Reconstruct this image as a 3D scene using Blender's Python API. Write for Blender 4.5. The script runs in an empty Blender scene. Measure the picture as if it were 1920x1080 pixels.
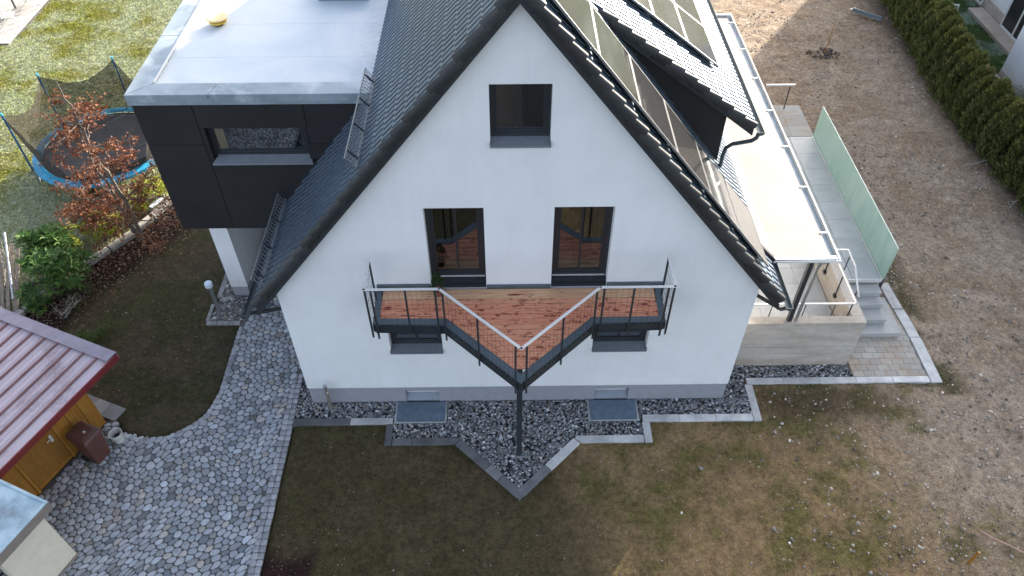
import bpy, bmesh, math, random
import numpy as np
from mathutils import Vector, Matrix, Euler

random.seed(7)
rng = np.random.default_rng(11)
SC = bpy.context.scene
COL = SC.collection

# ------------------------------------------------------------------ camera
CAM = Vector((-0.233, -10.922, 15.322))
YAW, PITCH, ROLL, FPX = 0.009, 0.805, 0.004, 1433.2
_cy, _sy, _cp, _sp = math.cos(YAW), math.sin(YAW), math.cos(PITCH), math.sin(PITCH)
_f = Vector((_sy * _cp, _cy * _cp, -_sp)); _r = Vector((_cy, -_sy, 0)); _d = _f.cross(_r)
_c, _s = math.cos(ROLL), math.sin(ROLL)
CR = _c * _r + _s * _d; CD = -_s * _r + _c * _d; CF = _f
cd = bpy.data.cameras.new('camera'); cam = bpy.data.objects.new('camera', cd); COL.objects.link(cam)
cam.matrix_world = Matrix(((CR.x, -CD.x, -CF.x, CAM.x), (CR.y, -CD.y, -CF.y, CAM.y), (CR.z, -CD.z, -CF.z, CAM.z), (0, 0, 0, 1)))
cd.sensor_width = 36.0; cd.lens = FPX / 1920 * 36; cd.clip_start = 0.1; cd.clip_end = 1500
SC.camera = cam

def proj(p):
    q = Vector(p) - CAM; z = q.dot(CF)
    if z < 0.1: return None
    return (960 + FPX * q.dot(CR) / z, 540 + FPX * q.dot(CD) / z, z)

# ------------------------------------------------------------------ light
SUN_AZ, SUN_EL = math.radians(36), math.radians(16)
w = bpy.data.worlds.new('World'); SC.world = w; w.use_nodes = True
wn = w.node_tree.nodes; wl = w.node_tree.links
bg = wn['Background']; bg.inputs['Strength'].default_value = 0.15
sky = wn.new('ShaderNodeTexSky'); sky.sky_type = 'NISHITA'; sky.sun_disc = False
sky.sun_elevation = SUN_EL; sky.sun_rotation = SUN_AZ; sky.air_density = 0.8; sky.dust_density = 3.0; sky.ozone_density = 1.0
hs_ = wn.new('ShaderNodeHueSaturation'); hs_.inputs['Saturation'].default_value = 0.66   # winter haze: a paler sky
wl.new(sky.outputs[0], hs_.inputs['Color']); wl.new(hs_.outputs[0], bg.inputs[0])
ld = bpy.data.lights.new('sun', 'SUN'); ld.energy = 4.0; ld.angle = math.radians(0.6); ld.color = (1.0, 0.92, 0.8)
sun = bpy.data.objects.new('sun', ld); COL.objects.link(sun)
S = Vector((math.sin(SUN_AZ) * math.cos(SUN_EL), math.cos(SUN_AZ) * math.cos(SUN_EL), math.sin(SUN_EL)))
sun.rotation_euler = (-S).to_track_quat('-Z', 'Y').to_euler(); sun.location = (20, 20, 30)
SC.view_settings.view_transform = 'Standard'; SC.view_settings.look = 'None'
SC.view_settings.exposure = 1.9; SC.view_settings.gamma = 1.0; SC.view_settings.use_curve_mapping = False
try:
    SC.cycles.max_bounces = 8; SC.cycles.transparent_max_bounces = 12
except Exception: pass

# ------------------------------------------------------------------ materials
def srgb(r, g, b):
    f = lambda c: (c / 255 / 12.92) if c / 255 <= 0.04045 else ((c / 255 + 0.055) / 1.055) ** 2.4
    return (f(r), f(g), f(b))

class NT:
    def __init__(s, name):
        s.m = bpy.data.materials.new(name); s.m.use_nodes = True
        s.n = s.m.node_tree.nodes; s.l = s.m.node_tree.links; s.b = s.n['Principled BSDF']
    def add(s, t, **kw):
        n = s.n.new(t)
        for k, v in kw.items(): setattr(n, k, v)
        return n
    def link(s, a, b): s.l.new(a, b)
    def coord(s, scale=(1, 1, 1), kind='Object'):
        if kind == 'World':
            g = s.add('ShaderNodeNewGeometry'); o = g.outputs['Position']
        else:
            g = s.add('ShaderNodeTexCoord'); o = g.outputs[kind]
        mp = s.add('ShaderNodeMapping'); mp.inputs['Scale'].default_value = scale
        s.link(o, mp.inputs[0]); return mp.outputs[0]
    def noise(s, vec, scale, detail=4, rough=0.55, dist=0.0):
        n = s.add('ShaderNodeTexNoise'); n.inputs['Scale'].default_value = scale; n.inputs['Detail'].default_value = detail
        n.inputs['Roughness'].default_value = rough; n.inputs['Distortion'].default_value = dist
        s.link(vec, n.inputs['Vector']); return n.outputs['Fac']
    def ramp(s, fac, stops):
        r = s.add('ShaderNodeValToRGB'); e = r.color_ramp.elements
        while len(e) < len(stops): e.new(0.5)
        for el, (p, c) in zip(e, stops):
            el.position = p; el.color = (*c, 1) if len(c) == 3 else c
        s.link(fac, r.inputs[0]); return r.outputs[0]
    def mix(s, fac, a, b, mode='MIX'):
        m = s.add('ShaderNodeMix', data_type='RGBA', blend_type=mode)
        for sock, v in ((m.inputs[0], fac), (m.inputs[6], a), (m.inputs[7], b)):
            if isinstance(v, (int, float)): sock.default_value = v
            elif isinstance(v, tuple): sock.default_value = (*v, 1)
            else: s.link(v, sock)
        return m.outputs[2]
    def math(s, op, a, b=0.0):
        m = s.add('ShaderNodeMath', operation=op)
        for sock, v in ((m.inputs[0], a), (m.inputs[1], b)):
            if isinstance(v, (int, float)): sock.default_value = v
            else: s.link(v, sock)
        return m.outputs[0]
    def attr(s, name='Col'):
        a = s.add('ShaderNodeAttribute', attribute_name=name); return a.outputs['Color']
    def rand(s): return s.add('ShaderNodeObjectInfo').outputs['Random']
    def bump(s, h, strength=0.3, dist=0.01):
        b = s.add('ShaderNodeBump'); b.inputs['Strength'].default_value = strength; b.inputs['Distance'].default_value = dist
        s.link(h, b.inputs['Height']); s.link(b.outputs[0], s.b.inputs['Normal'])
    def set(s, color=None, rough=0.6, metal=0.0, spec=None):
        if color is not None:
            if isinstance(color, tuple): s.b.inputs['Base Color'].default_value = (*color, 1)
            else: s.link(color, s.b.inputs['Base Color'])
        if isinstance(rough, (int, float)): s.b.inputs['Roughness'].default_value = rough
        else: s.link(rough, s.b.inputs['Roughness'])
        s.b.inputs['Metallic'].default_value = metal
        if spec is not None: s.b.inputs['Specular IOR Level'].default_value = spec
        return s.m

def scale3(c, k): return tuple(min(1, x * k) for x in c)

def simple(name, col, rough=0.6, metal=0.0, var=0.18, scale=6.0, bump=0.0, bscale=60, spec=None, rnd=0.0):
    """a colour that wanders a little with noise, plus fine relief"""
    t = NT(name); v = t.coord()
    c = t.ramp(t.noise(v, scale, 5), [(0.3, scale3(col, 1 - var)), (0.7, scale3(col, 1 + var))])
    if rnd:
        k = t.ramp(t.rand(), [(0, (1 - rnd,) * 3), (1, (1 + rnd,) * 3)])
        c = t.mix(1.0, c, k, 'MULTIPLY')
    if bump: t.bump(t.noise(v, bscale, 3), bump, 0.004)
    return t.set(c, rough, metal, spec)

M = {}
def plaster():
    t = NT('white_plaster'); v = t.coord()
    c = t.ramp(t.noise(v, 0.9, 6, 0.6), [(0.35, (0.76, 0.76, 0.765)), (0.65, (0.815, 0.815, 0.815))])
    st = t.ramp(t.noise(t.coord((3, 3, 0.25)), 2.0, 4), [(0.25, (0.97, 0.965, 0.955)), (0.6, (1, 1, 1))])
    c = t.mix(0.9, c, st, 'MULTIPLY')
    sx = t.add('ShaderNodeSeparateXYZ'); t.link(t.coord((1, 1, 1), 'World'), sx.inputs[0])          # splashed soil just above the plinth
    spl = t.ramp(t.math('ADD', sx.outputs[2], t.math('MULTIPLY', t.noise(v, 5, 6, .7), .7)), [(.86, (1, 1, 1)), (1.0, (0, 0, 0))])
    c = t.mix(t.math('MULTIPLY', spl, .3), c, (.55, .5, .43))
    t.bump(t.noise(v, 140, 3), 0.25, 0.004); return t.set(c, 0.9, spec=0.2)
M['plaster'] = plaster()
M['plinth'] = simple('grey_plinth', (0.30, 0.30, 0.325), 0.9, var=0.06, bump=0.3, bscale=150)
M['anth'] = simple('anthracite_paint', (0.028, 0.031, 0.036), 0.42, var=0.08)
M['frame'] = simple('window_frame', (0.024, 0.026, 0.03), 0.4, var=0.05)
M['sill'] = simple('grey_sill', (0.24, 0.26, 0.29), 0.4, 0.3, var=0.08)
M['steel'] = simple('painted_steel', (0.03, 0.036, 0.042), 0.38, 0.0, var=0.1)
M['steelblue'] = simple('grey_steel_channel', (0.10, 0.125, 0.145), 0.4, 0.3, var=0.12, scale=3)
M['zinc'] = simple('zinc_sheet', (0.36, 0.42, 0.47), 0.45, 0.5, var=0.15, scale=2.5)
M['galv'] = simple('brushed_steel', (0.45, 0.47, 0.48), 0.35, 0.8, var=0.08)
M['alu'] = simple('aluminium_rail', (0.74, 0.72, 0.70), 0.5, 0.3, var=0.05)
M['dark'] = simple('dark_void', (0.015, 0.015, 0.016), 0.9)
M['concrete'] = None
def panelmat():
    t = NT('black_panel'); v = t.coord()
    c = t.ramp(t.noise(v, 1.2, 5), [(0.3, (0.017, 0.016, 0.017)), (0.7, (0.024, 0.023, 0.024))])
    k = t.ramp(t.rand(), [(0, (0.9,) * 3), (1, (1.12,) * 3)]); c = t.mix(1.0, c, k, 'MULTIPLY')
    t.bump(t.noise(v, 200, 2), 0.08, 0.002); return t.set(c, 0.55, spec=0.35)
M['panel'] = panelmat()
def tilemat(name, k=1.0):
    t = NT(name); v = t.coord((1, 1, 1), 'World')
    c = t.ramp(t.noise(v, 7, 5), [(0.3, (0.018 * k, 0.024 * k, 0.036 * k)), (0.75, (0.030 * k, 0.039 * k, 0.055 * k))])
    r = t.ramp(t.rand(), [(0, (0.8,) * 3), (1, (1.2,) * 3)]); c = t.mix(1.0, c, r, 'MULTIPLY')
    frost = t.ramp(t.noise(v, 2.2, 5, 0.6), [(0.5, (0, 0, 0)), (0.8, (1, 1, 1))])
    c = t.mix(t.math('MULTIPLY', frost, 0.06), c, (0.4, 0.45, 0.5))
    t.bump(t.noise(v, 90, 3), 0.08, 0.003); t.b.inputs['IOR'].default_value = 1.9     # glazed tiles under a film of melting frost
    t.b.inputs['Specular Tint'].default_value = (.62, .8, 1, 1); t.b.inputs['Coat Tint'].default_value = (.75, .88, 1, 1); t.b.inputs['Coat Weight'].default_value = 0.75; t.b.inputs['Coat IOR'].default_value = 1.6; t.b.inputs['Coat Roughness'].default_value = 0.42
    return t.set(c, t.ramp(t.noise(v, 4, 3), [(0.3, (0.5,) * 3), (0.7, (0.58,) * 3)]))
M['tile'] = tilemat('slate_grey_tile')
M['verge'] = simple('verge_tile', (0.03, 0.031, 0.032), 0.6, var=0.2, scale=9, bump=0.15, rnd=0.4)
def deckmat():
    t = NT('larch_board'); v = t.coord((1, 1, 1), 'World')
    rd = t.rand()
    off = t.add('ShaderNodeCombineXYZ'); t.link(t.math('MULTIPLY', rd, 37.0), off.inputs[0]); t.link(t.math('MULTIPLY', rd, 91.0), off.inputs[2])
    ad = t.add('ShaderNodeVectorMath', operation='ADD'); t.link(v, ad.inputs[0]); t.link(off.outputs[0], ad.inputs[1])
    mp = t.add('ShaderNodeMapping'); mp.inputs['Scale'].default_value = (1.3, 14, 14); t.link(ad.outputs[0], mp.inputs[0])
    g = t.noise(mp.outputs[0], 2.6, 6, 0.6, 0.6)
    base = t.ramp(g, [(0.25, (0.50, 0.155, 0.08)), (0.5, (0.64, 0.25, 0.145)), (0.8, (0.74, 0.37, 0.23))])
    mp2 = t.add('ShaderNodeMapping'); mp2.inputs['Scale'].default_value = (2.4, 6.0, 6.0); t.link(ad.outputs[0], mp2.inputs[0])
    kn = t.noise(mp2.outputs[0], 2.1, 3, 0.6, 0.8)
    base = t.mix(t.ramp(kn, [(0.55, (0, 0, 0)), (0.64, (1, 1, 1))]), base, (0.19, 0.03, 0.02))
    pale = t.ramp(t.math('ADD', t.math('MULTIPLY', rd, 0.5), t.math('MULTIPLY', t.noise(mp.outputs[0], 0.35, 2), 0.5)), [(0.5, (0, 0, 0)), (0.75, (1, 1, 1))])
    base = t.mix(t.math('MULTIPLY', pale, 0.25), base, (0.66, 0.42, 0.24))
    t.bump(g, 0.25, 0.004); return t.set(base, 0.6, spec=0.3)
M['deck'] = deckmat()
def palewood():
    t = NT('pale_board'); v = t.coord((1.1, 14, 14), 'World'); g = t.noise(v, 2.4, 5, 0.6, 0.5)
    c = t.ramp(g, [(0.25, (0.46, 0.22, 0.12)), (0.55, (0.64, 0.38, 0.22)), (0.8, (0.72, 0.5, 0.32))])
    kn = t.noise(t.coord((2.2, 6, 6), 'World'), 1.9, 3, 0.6, 0.8)
    c = t.mix(t.ramp(kn, [(0.62, (0, 0, 0)), (0.7, (1, 1, 1))]), c, (0.2, 0.05, 0.03))
    t.bump(g, 0.25, 0.004); return t.set(c, 0.6, spec=0.3)
M['deck_pale'] = palewood()
def glass(name, tint=(0.9, 0.95, 0.95), refl=0.16, edge=0.5):
    t = NT(name); t.n.remove(t.b)
    out = t.n['Material Output']
    tr = t.add('ShaderNodeBsdfTransparent'); tr.inputs[0].default_value = (*tint, 1)
    gl = t.add('ShaderNodeBsdfGlossy'); gl.inputs['Roughness'].default_value = 0.015; gl.inputs[0].default_value = (0.95, 0.97, 1, 1)
    lw = t.add('ShaderNodeLayerWeight'); lw.inputs[0].default_value = 0.35
    fac = t.math('ADD', t.math('MULTIPLY', lw.outputs['Fresnel'], edge), refl)
    mx = t.add('ShaderNodeMixShader'); t.link(fac, mx.inputs[0]); t.link(tr.outputs[0], mx.inputs[1]); t.link(gl.outputs[0], mx.inputs[2])
    t.link(mx.outputs[0], out.inputs[0]); return t.m
M['glass'] = glass('window_glass', (0.5, 0.52, 0.52), 0.14)
def frosted():
    t = NT('frosted_green_glass'); v = t.coord()
    t.n.remove(t.b); out = t.n['Material Output']
    df = t.add('ShaderNodeBsdfDiffuse'); tl = t.add('ShaderNodeBsdfTranslucent'); tr = t.add('ShaderNodeBsdfTransparent'); gl = t.add('ShaderNodeBsdfGlossy')
    c = t.ramp(t.noise(t.coord((1, 2.2, .5)), 0.9, 5, .6, .5), [(0.3, (0.54, 0.76, 0.68)), (0.7, (0.80, 0.92, 0.86))])
    t.link(c, df.inputs[0]); t.link(c, tl.inputs[0]); tr.inputs[0].default_value = (0.72, 0.9, 0.84, 1); gl.inputs['Roughness'].default_value = 0.07
    m1 = t.add('ShaderNodeMixShader'); m1.inputs[0].default_value = 0.5; t.link(df.outputs[0], m1.inputs[1]); t.link(tl.outputs[0], m1.inputs[2])
    m2 = t.add('ShaderNodeMixShader'); m2.inputs[0].default_value = 0.36; t.link(m1.outputs[0], m2.inputs[1]); t.link(tr.outputs[0], m2.inputs[2])
    lw = t.add('ShaderNodeLayerWeight'); lw.inputs[0].default_value = 0.3
    m3 = t.add('ShaderNodeMixShader'); t.link(t.math('ADD', t.math('MULTIPLY', lw.outputs['Fresnel'], 0.7), .05), m3.inputs[0]); t.link(m2.outputs[0], m3.inputs[1]); t.link(gl.outputs[0], m3.inputs[2])
    t.link(m3.outputs[0], out.inputs[0]); return t.m
M['frosted'] = frosted()
def attrmat(name, rough=0.85, var=0.25, scale=20, bump=0.3, bscale=60, spec=0.3, trans=0.0):
    t = NT(name); v = t.coord()
    k = t.ramp(t.noise(v, scale, 4), [(0.25, (1 - var,) * 3), (0.75, (1 + var,) * 3)])
    c = t.mix(1.0, t.attr(), k, 'MULTIPLY')
    if bump: t.bump(t.noise(v, bscale, 3), bump, 0.004)
    m = t.set(c, rough, spec=spec)
    if trans:
        out = t.n['Material Output']; tl = t.add('ShaderNodeBsdfTranslucent'); t.link(c, tl.inputs[0])
        mx = t.add('ShaderNodeMixShader'); mx.inputs[0].default_value = trans
        t.link(t.b.outputs[0], mx.inputs[1]); t.link(tl.outputs[0], mx.inputs[2]); t.link(mx.outputs[0], out.inputs[0])
    return m
M['stone'] = attrmat('stone_by_piece', 0.85, 0.22, 25, 0.35, 70)
M['leaf'] = attrmat('leaf_by_piece', 0.6, 0.1, 8, 0, 10, 0.35, 0.3)
M['blade'] = attrmat('grass_blade', 0.75, 0.12, 6, 0, 10, 0.2, 0.25)
M['bark'] = simple('bark', (0.16, 0.13, 0.105), 0.9, var=0.35, scale=14, bump=0.6, bscale=40)
M['barkpale'] = simple('pale_bark', (0.33, 0.31, 0.28), 0.9, var=0.3, scale=14, bump=0.5, bscale=40)

# ------------------------------------------------------------------ objects
def tag(o, label=None, cat=None, group=None, kind=None):
    if label: o['label'] = label
    if cat: o['category'] = cat
    if group: o['group'] = group
    if kind: o['kind'] = kind
    return o
def place(o, parent):
    COL.objects.link(o)
    if parent is not None:
        o.parent = parent
        if parent.type == 'EMPTY': o.matrix_parent_inverse = parent.matrix_basis.inverted()
    return o
def thing(name, loc, label, cat, group=None, rz=0.0):
    o = bpy.data.objects.new(name, None); o.empty_display_size = 0.3
    o.matrix_basis = Matrix.Translation(Vector(loc)) @ Matrix.Rotation(rz, 4, 'Z'); COL.objects.link(o)
    return tag(o, label, cat, group)
def np_obj(name, V, F, mat, parent=None, col=None, smooth=False, kind=None):
    """fast mesh from arrays: V (n,3), F (m,k)"""
    V = np.asarray(V, dtype=np.float32); F = np.asarray(F, dtype=np.int32); m, k = F.shape
    me = bpy.data.meshes.new(name)
    me.vertices.add(len(V)); me.vertices.foreach_set('co', V.ravel())
    me.loops.add(m * k); me.loops.foreach_set('vertex_index', F.ravel())
    me.polygons.add(m); me.polygons.foreach_set('loop_start', np.arange(0, m * k, k, dtype=np.int32))
    try: me.polygons.foreach_set('loop_total', np.full(m, k, dtype=np.int32))
    except Exception: pass
    if smooth: me.polygons.foreach_set('use_smooth', np.ones(m, dtype=bool))
    if col is not None:
        c = np.ones((len(V), 4), dtype=np.float32); c[:, :3] = col
        a = me.attributes.new('Col', 'FLOAT_COLOR', 'POINT'); a.data.foreach_set('color', c.ravel())
    me.update(calc_edges=True); me.validate()
    me.materials.append(mat)
    o = bpy.data.objects.new(name, me); place(o, parent)
    if kind: o['kind'] = kind
    return o

class MB:
    def __init__(s): s.v = []; s.f = []; s.c = []
    def _col(s, n, c): s.c.extend([c or (1, 1, 1)] * n)
    def poly(s, pts, c=None):
        i = len(s.v); s.v.extend([tuple(p) for p in pts]); s.f.append(tuple(range(i, i + len(pts)))); s._col(len(pts), c); return s
    def raw(s, V, F, c=None):
        i = len(s.v); s.v.extend([tuple(p) for p in V]); s.f.extend([tuple(a + i for a in f) for f in F]); s._col(len(V), c); return s
    def box(s, x0, x1, y0, y1, z0, z1, M4=None, c=None):
        V = [Vector(p) for p in ((x0, y0, z0), (x1, y0, z0), (x1, y1, z0), (x0, y1, z0), (x0, y0, z1), (x1, y0, z1), (x1, y1, z1), (x0, y1, z1))]
        if M4 is not None: V = [M4 @ p for p in V]
        return s.raw(V, [(0, 3, 2, 1), (4, 5, 6, 7), (0, 1, 5, 4), (1, 2, 6, 5), (2, 3, 7, 6), (3, 0, 4, 7)], c)
    def prism(s, pts, z0, z1, c=None):
        """vertical prism over a counter-clockwise outline; z1 may be a function of (x, y)"""
        n = len(pts); zf = z1 if callable(z1) else (lambda x, y: z1); zb = z0 if callable(z0) else (lambda x, y: z0)
        V = [(x, y, zb(x, y)) for x, y in pts] + [(x, y, zf(x, y)) for x, y in pts]
        F = [tuple(range(n - 1, -1, -1)), tuple(range(n, 2 * n))] + [(i, (i + 1) % n, n + (i + 1) % n, n + i) for i in range(n)]
        return s.raw(V, F, c)
    def yprism(s, pts, y0, y1, c=None):
        """outline in x, z extruded along y"""
        n = len(pts); V = [(x, y0, z) for x, z in pts] + [(x, y1, z) for x, z in pts]
        F = [tuple(range(n)), tuple(range(2 * n - 1, n - 1, -1))] + [(i, n + i, n + (i + 1) % n, (i + 1) % n) for i in range(n)]
        return s.raw(V, F, c)
    def tube(s, path, r, n=8, cap=True, c=None):
        P = [Vector(p) for p in path]; R = r if isinstance(r, (list, tuple)) else [r] * len(P)
        V = []; up = None
        for i, p in enumerate(P):
            t = (P[min(i + 1, len(P) - 1)] - P[max(i - 1, 0)]).normalized()
            if up is None: up = t.orthogonal().normalized()
            up = (up - t * up.dot(t))
            up = up.normalized() if up.length > 1e-5 else t.orthogonal().normalized()
            b = t.cross(up)
            for k in range(n):
                a = 2 * math.pi * k / n; V.append(p + (up * math.cos(a) + b * math.sin(a)) * R[i])
        F = []
        for i in range(len(P) - 1):
            for k in range(n):
                F.append((i * n + k, i * n + (k + 1) % n, (i + 1) * n + (k + 1) % n, (i + 1) * n + k))
        if cap: F.append(tuple(range(n - 1, -1, -1))); F.append(tuple(range((len(P) - 1) * n, len(P) * n)))
        return s.raw(V, F, c)
    def bar(s, a, b, w, h, up=(0, 0, 1), c=None, ext=0.0):
        """rectangular bar from a to b, width w across, height h along up"""
        a = Vector(a); b = Vector(b); t = (b - a).normalized(); a = a - t * ext; b = b + t * ext
        u = Vector(up); u = (u - t * u.dot(t)).normalized(); x = t.cross(u)
        V = []
        for p in (a, b):
            for i, j in ((-1, -1), (1, -1), (1, 1), (-1, 1)): V.append(p + x * (w / 2 * i) + u * (h / 2 * j))
        return s.raw(V, [(0, 1, 2, 3), (7, 6, 5, 4), (0, 4, 5, 1), (1, 5, 6, 2), (2, 6, 7, 3), (3, 7, 4, 0)], c)
    def cyl(s, x, y, z0, z1, r0, r1=None, n=20, c=None):
        return s.tube([(x, y, z0), (x, y, z1)], [r0, r0 if r1 is None else r1], n, True, c)
    def build(s, name, mat, parent=None, bevel=0.0, smooth=None, kind=None, col=False, label=None):
        me = bpy.data.meshes.new(name); me.from_pydata(s.v, [], s.f)
        if col:
            a = me.attributes.new('Col', 'FLOAT_COLOR', 'POINT'); cc = np.ones((len(s.v), 4), np.float32); cc[:, :3] = np.array(s.c); a.data.foreach_set('color', cc.ravel())
        bm = bmesh.new(); bm.from_mesh(me); bmesh.ops.recalc_face_normals(bm, faces=bm.faces)
        if bevel: bmesh.ops.bevel(bm, geom=list(bm.edges), offset=bevel, segments=1, affect='EDGES', profile=0.5, clamp_overlap=True)
        bm.to_mesh(me); bm.free()
        if smooth is not None:
            me.polygons.foreach_set('use_smooth', np.ones(len(me.polygons), dtype=bool)); me.set_sharp_from_angle(angle=math.radians(smooth))
        me.materials.append(mat); me.update()
        o = bpy.data.objects.new(name, me); place(o, parent)
        if kind: o['kind'] = kind
        if label: o['label'] = label
        return o
def shared(name, mesh, parent, M4):
    o = bpy.data.objects.new(name, mesh); place(o, parent); o.matrix_basis = M4; return o
def copy_tree(o, parent=None):
    c = o.copy(); COL.objects.link(c)
    if parent is not None: c.parent = parent
    for ch in list(o.children): copy_tree(ch, c)
    return c
def inside(poly, x, y):
    r = False; n = len(poly); j = n - 1
    for i in range(n):
        xi, yi = poly[i]; xj, yj = poly[j]
        if (yi > y) != (yj > y) and x < (xj - xi) * (y - yi) / (yj - yi) + xi: r = not r
        j = i
    return r
def inside_np(poly, X, Y):
    r = np.zeros(X.shape, bool); n = len(poly); j = n - 1
    for i in range(n):
        xi, yi = poly[i]; xj, yj = poly[j]
        c = ((yi > Y) != (yj > Y)); 
        with np.errstate(divide='ignore', invalid='ignore'): c &= X < (xj - xi) * (Y - yi) / ((yj - yi) if yj != yi else 1e-9) + xi
        r ^= c; j = i
    return r
def vnoise(X, Y, scale, seed=0, octaves=3):
    out = np.zeros(X.shape); amp = 1.0; tot = 0.0
    for o in range(octaves):
        g = np.random.default_rng(seed + o * 17).random((257, 257))
        x = (X * scale) % 256; y = (Y * scale) % 256
        xi = np.floor(x).astype(int); yi = np.floor(y).astype(int); fx = x - xi; fy = y - yi
        fx = fx * fx * (3 - 2 * fx); fy = fy * fy * (3 - 2 * fy); xi %= 256; yi %= 256
        v = g[xi, yi] * (1 - fx) * (1 - fy) + g[xi + 1, yi] * fx * (1 - fy) + g[xi, yi + 1] * (1 - fx) * fy + g[xi + 1, yi + 1] * fx * fy
        out += v * amp; tot += amp; amp *= 0.5; scale *= 2.03
    return out / tot
ICO = None
def ico():
    global ICO
    if ICO is None:
        p = (1 + 5 ** 0.5) / 2
        V = np.array([(-1, p, 0), (1, p, 0), (-1, -p, 0), (1, -p, 0), (0, -1, p), (0, 1, p), (0, -1, -p), (0, 1, -p), (p, 0, -1), (p, 0, 1), (-p, 0, -1), (-p, 0, 1)], float)
        V /= np.linalg.norm(V[0])
        F = np.array([(0, 11, 5), (0, 5, 1), (0, 1, 7), (0, 7, 10), (0, 10, 11), (1, 5, 9), (5, 11, 4), (11, 10, 2), (10, 7, 6), (7, 1, 8), (3, 9, 4), (3, 4, 2), (3, 2, 6), (3, 6, 8), (3, 8, 9), (4, 9, 5), (2, 4, 11), (6, 2, 10), (8, 6, 7), (9, 8, 1)])
        ICO = (V, F)
    return ICO
def rand_rot(n, r=rng):
    q = r.normal(size=(n, 4)); q /= np.linalg.norm(q, axis=1)[:, None]; w_, x, y, z = q.T
    return np.stack([np.stack([1 - 2 * (y * y + z * z), 2 * (x * y - z * w_), 2 * (x * z + y * w_)], -1),
                     np.stack([2 * (x * y + z * w_), 1 - 2 * (x * x + z * z), 2 * (y * z - x * w_)], -1),
                     np.stack([2 * (x * z - y * w_), 2 * (y * z + x * w_), 1 - 2 * (x * x + y * y)], -1)], 1)
def rocks(name, P, size, cols, mat, parent=None, flat=0.7, kind='stuff'):
    """many small stones, each a roughened 20-sided lump, as one mesh"""
    V, F = ico(); n = len(P); R = rand_rot(n)
    sc = size[:, None, None] * (0.65 + 0.7 * rng.random((n, 1, 3)))
    W = V[None] * sc * (0.8 + 0.4 * rng.random((n, 12, 1)))
    W = np.einsum('nij,nkj->nki', R, W); W[:, :, 2] *= flat; W += P[:, None, :]
    FF = (F[None] + (np.arange(n) * 12)[:, None, None]).reshape(-1, 3)
    return np_obj(name, W.reshape(-1, 3), FF, mat, parent, np.repeat(cols, 12, 0), kind=kind)
def cards(P, D, N, L, Wd, cols, name, mat, parent=None, kind=None, fold=0.25):
    """leaf cards: each a 4-corner diamond with a folded midrib; P base, D direction, N approx normal"""
    n = len(P); D = D / np.linalg.norm(D, axis=1)[:, None]; B = np.cross(D, N); B /= (np.linalg.norm(B, axis=1)[:, None] + 1e-9); U = np.cross(B, D)
    L = L[:, None]; Wd = Wd[:, None]
    V = np.stack([P, P + D * L * 0.5 + B * Wd * 0.5 + U * Wd * fold, P + D * L, P + D * L * 0.5 - B * Wd * 0.5 + U * Wd * fold], 1)
    i = (np.arange(n) * 4)[:, None]; F = np.concatenate([i + np.array([[0, 1, 2]]), i + np.array([[0, 2, 3]])], 0)
    return np_obj(name, V.reshape(-1, 3), F, mat, parent, np.repeat(cols, 4, 0), kind=kind)
# ================================================================== SETTING: ground, path, gravel, edging
EDGE = [(-13.9, 1.6), (-13.3, 3.2), (-12.31, 4.84), (-11.38, 6.19), (-10.72, 7.67), (-10.2, 9.2), (-9.6, 11)]
def edge_x(y):
    ys = [p[1] for p in EDGE]; xs = [p[0] for p in EDGE]; return np.interp(y, ys, xs)
PATH = [(-5.36, -8.5), (-5.36, 0.9), (-5.3, 2.0), (-5.3, 6.6), (-7.25, 6.6), (-7.25, 3.3), (-7.36, 2.6), (-7.36, 0.3), (-7.5, -0.25), (-7.75, -0.58), (-8.18, -0.86), (-8.76, -0.98), (-9.33, -0.78), (-9.62, -0.42),
        (-9.82, -0.46), (-10.66, -2.38), (-11.5, -4.3), (-13.0, -7.7), (-12, -8.5)]
BED = [(-5.34, 1.4), (-5.34, -0.45), (-2.96, -0.45), (-2.96, -1.03), (-1.42, -1.03), (-0.02, -2.33), (1.38, -1.0), (2.92, -1.03), (2.92, -0.46), (5.61, -0.46), (5.61, 0.61), (8.38, 0.61), (8.38, 1.06), (4.9, 1.06), (4.9, 1.4)]
BED_L = [(-8.2, 2.68), (-7.36, 2.68), (-7.3, 3.6), (-7.78, 3.6), (-7.78, 4.6), (-8.1, 4.6), (-8.1, 3.3)]
PAVED = [(8.38, 0.61), (10.26, 0.61), (10.0, 3.6), (9.75, 3.6), (8.38, 3.4)]

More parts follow.
